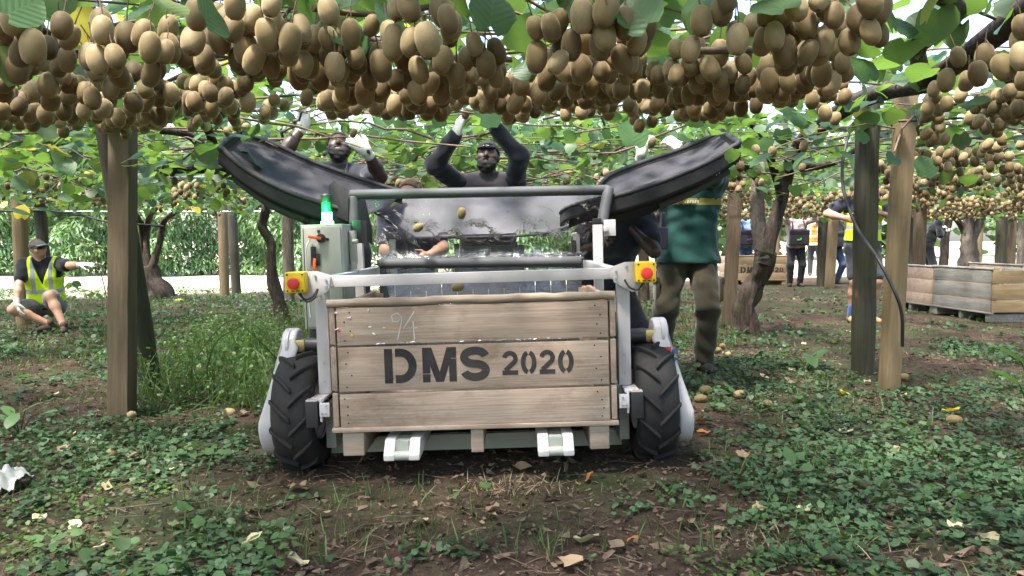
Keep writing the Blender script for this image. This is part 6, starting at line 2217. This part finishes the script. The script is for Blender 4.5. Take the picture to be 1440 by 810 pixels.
# straggly shoot in front of the squatting man
t = thing('weed_shoot', 'straggly shoot with small leaves rising in front of the squatting man', 'plant', ground_at(160, 480))
b0 = t.location
pts = [Vector((0, 0, 0)), px(152, 430, b0.y) - b0, px(142, 385, b0.y) - b0, px(128, 350, b0.y) - b0, px(105, 335, b0.y) - b0]
MB().tube(catmull(pts, 6), .006, 5).build('stem', M['cane'], t)
MB().tube(catmull([px(146, 415, b0.y) - b0, px(120, 408, b0.y) - b0, px(98, 402, b0.y) - b0], 5), .004, 5).build('stem', M['cane'], t)
for u, v_ in ((98, 402), (108, 400), (118, 404), (128, 415), (140, 418), (150, 440), (128, 352), (112, 340), (104, 350), (135, 372), (120, 330), (90, 330), (90, 415), (75, 345)):
    o = link(bpy.data.objects.new('leaf', LT[random.randrange(8)]), t); o.location = px(u, v_, b0.y) - b0 + Vector((0, random.uniform(-.05, .05), 0)); s = random.uniform(.025, .055); o.scale = (s, s, s)
    o.rotation_euler = (random.gauss(.6, .6), random.gauss(0, .6), random.uniform(0, 6.28))

# long arching stems among the weeds
t = thing('weed', 'weed with long pale arching stems beside the left wheel', 'plant', ground_at(385, 520))
for k, pts in enumerate(([px(400, 515, 4.9), px(360, 475, 4.8), px(330, 450, 4.8), px(300, 470, 4.7), px(265, 520, 4.6)], [px(262, 450, 6.0), px(320, 440, 5.5), px(365, 462, 5.0), px(398, 495, 4.8)], [px(290, 520, 4.9), px(305, 480, 4.9), px(345, 455, 5.0)])):
    MB().tube(catmull([q - t.location for q in pts], 6), .004, 5).build('stem', M['grass'], t)

# ================================================================== BACKGROUND
BAM = np.array([(0, 0, 0), (-.5, .35, .03), (.5, .35, .03), (-.38, .7, -.05), (.38, .7, -.05), (0, 1.0, -.18)], float)
BAMF = np.array([(0, 2, 1), (1, 2, 4), (1, 4, 3), (3, 4, 5)])
hd = thing('bamboo_hedge', 'dense pale green bamboo hedge beyond the sunlit track', 'hedge', (-9.5, 22, 0))
pos, yw = [], []
random.seed(31)
for c in range(12500):
    x = random.uniform(-22, 2.5); zt = random.uniform(.15, 4.3) ; 
    dep = 1.3 * noise.noise(Vector((x * .55, zt * .75, 2.))) + .5 * noise.noise(Vector((x * 1.7, zt * 1.9, 8.)))
    y = 21.6 + dep + .25 * zt * .3 + (random.uniform(.4, 1.4) if c % 3 == 0 else 0)
    a0 = random.uniform(0, 6.28)
    for q in range(random.randint(6, 9)):
        pos.append((x + random.gauss(0, .05), y + random.gauss(0, .05), zt + random.gauss(0, .04))); yw.append(a0 + q * .8 + random.gauss(0, .15))
pos = np.array(pos); n = len(pos)
ln = rng.uniform(.18, .34, n)
o = scatter('foliage', (BAM, BAMF), pos, np.stack([ln * .20, ln, ln], -1), np.array(yw), rng.normal(-.6, .35, n), rng.normal(0, .45, n), M['bamboo'], hd, rnd=np.clip(rng.normal(.55, .25, n), 0, .93))
o['kind'] = 'stuff'
for i in range(60):
    x = random.uniform(-21, 2); y = 22.3 + random.uniform(-.4, .8)
    q = link(bpy.data.objects.new('bamboo_stem', MB().tube([(0, 0, 0), (.05, 0, 2), (.2, -.2, 4.4)], [.03, .026, .012], 6).mesh('bamboo_stem', M['grass']) if i == 0 else stem_mesh), hd)
    if i == 0: stem_mesh = q.data
    q.location = Vector((x, y, 0)) - hd.location; q.rotation_euler = (0, 0, random.uniform(0, 6.28))

BUSH = leaf_template(6, fold=.2)
def bushes(label, name, spots, cat, seed):
    random.seed(seed)
    for (x, y, rx, hgt_, nleaf, ls, lb) in spots:
        t = thing(name, lb, cat, (x, y, 0))
        pts_ = []
        lobes = [(random.uniform(-.6, .6) * rx, random.uniform(-.5, .5) * rx * .6, random.uniform(.3, .85) * hgt_, random.uniform(.28, .5) * min(rx, hgt_)) for _ in range(16)]
        while len(pts_) < nleaf:
            l = random.choice(lobes)
            d_ = Vector((random.gauss(0, 1), random.gauss(0, 1), random.gauss(0, 1))).normalized() * l[3] * random.uniform(.75, 1.08)
            q_ = Vector((l[0], l[1], l[2])) + d_
            if q_.z > .1: pts_.append((x + q_.x, y + q_.y, q_.z))
        pp = np.array(pts_); n_ = len(pp)
        o_ = scatter('crown', BUSH, pp, rng.uniform(ls * .7, ls * 1.3, n_), rng.uniform(0, 6.28, n_), rng.normal(0, .6, n_), rng.normal(0, .6, n_), M['bush'], t)
        o_['kind'] = 'stuff'
        MB().tube([(0, 0, -.1), (.05, 0, hgt_ * .35), (0, .1, hgt_ * .7)], [.12, .09, .04], 8).build('trunk', M['bark'], t)
        for l in lobes[:6]:
            MB().tube([(0, 0, hgt_ * .25), (l[0] * .6, l[1] * .6, l[2] * .7), (l[0], l[1], l[2])], [.06, .045, .02], 6).build('limb', M['bark'], t)
bushes('', 'shelter_tree', [
    (-27, 27, 5, 6.5, 2600, .17, 'broad pale tree at the far end of the bamboo hedge'), (-16, 27.5, 5, 7, 2200, .17, 'tall tree rising behind the bamboo hedge'), (5.5, 27, 4.5, 6, 2800, .16, 'rounded tree across the field behind the machine'),
    (1.0, 29, 4.5, 6, 2600, .16, 'bushy tree beside the end of the bamboo hedge'), (12, 40, 6, 6, 2600, .22, 'bushy far tree beyond the open field behind the far pickers'), (22, 44, 7, 7, 2600, .24, 'wide far tree beyond the open field behind the stencilled far bin'),
    (33, 46, 7, 7, 2600, .24, 'wide far tree beyond the field behind the wooden bins'), (44, 46, 7, 7, 2400, .24, 'far tree at the right end of the distant tree line')], 'tree', 9)
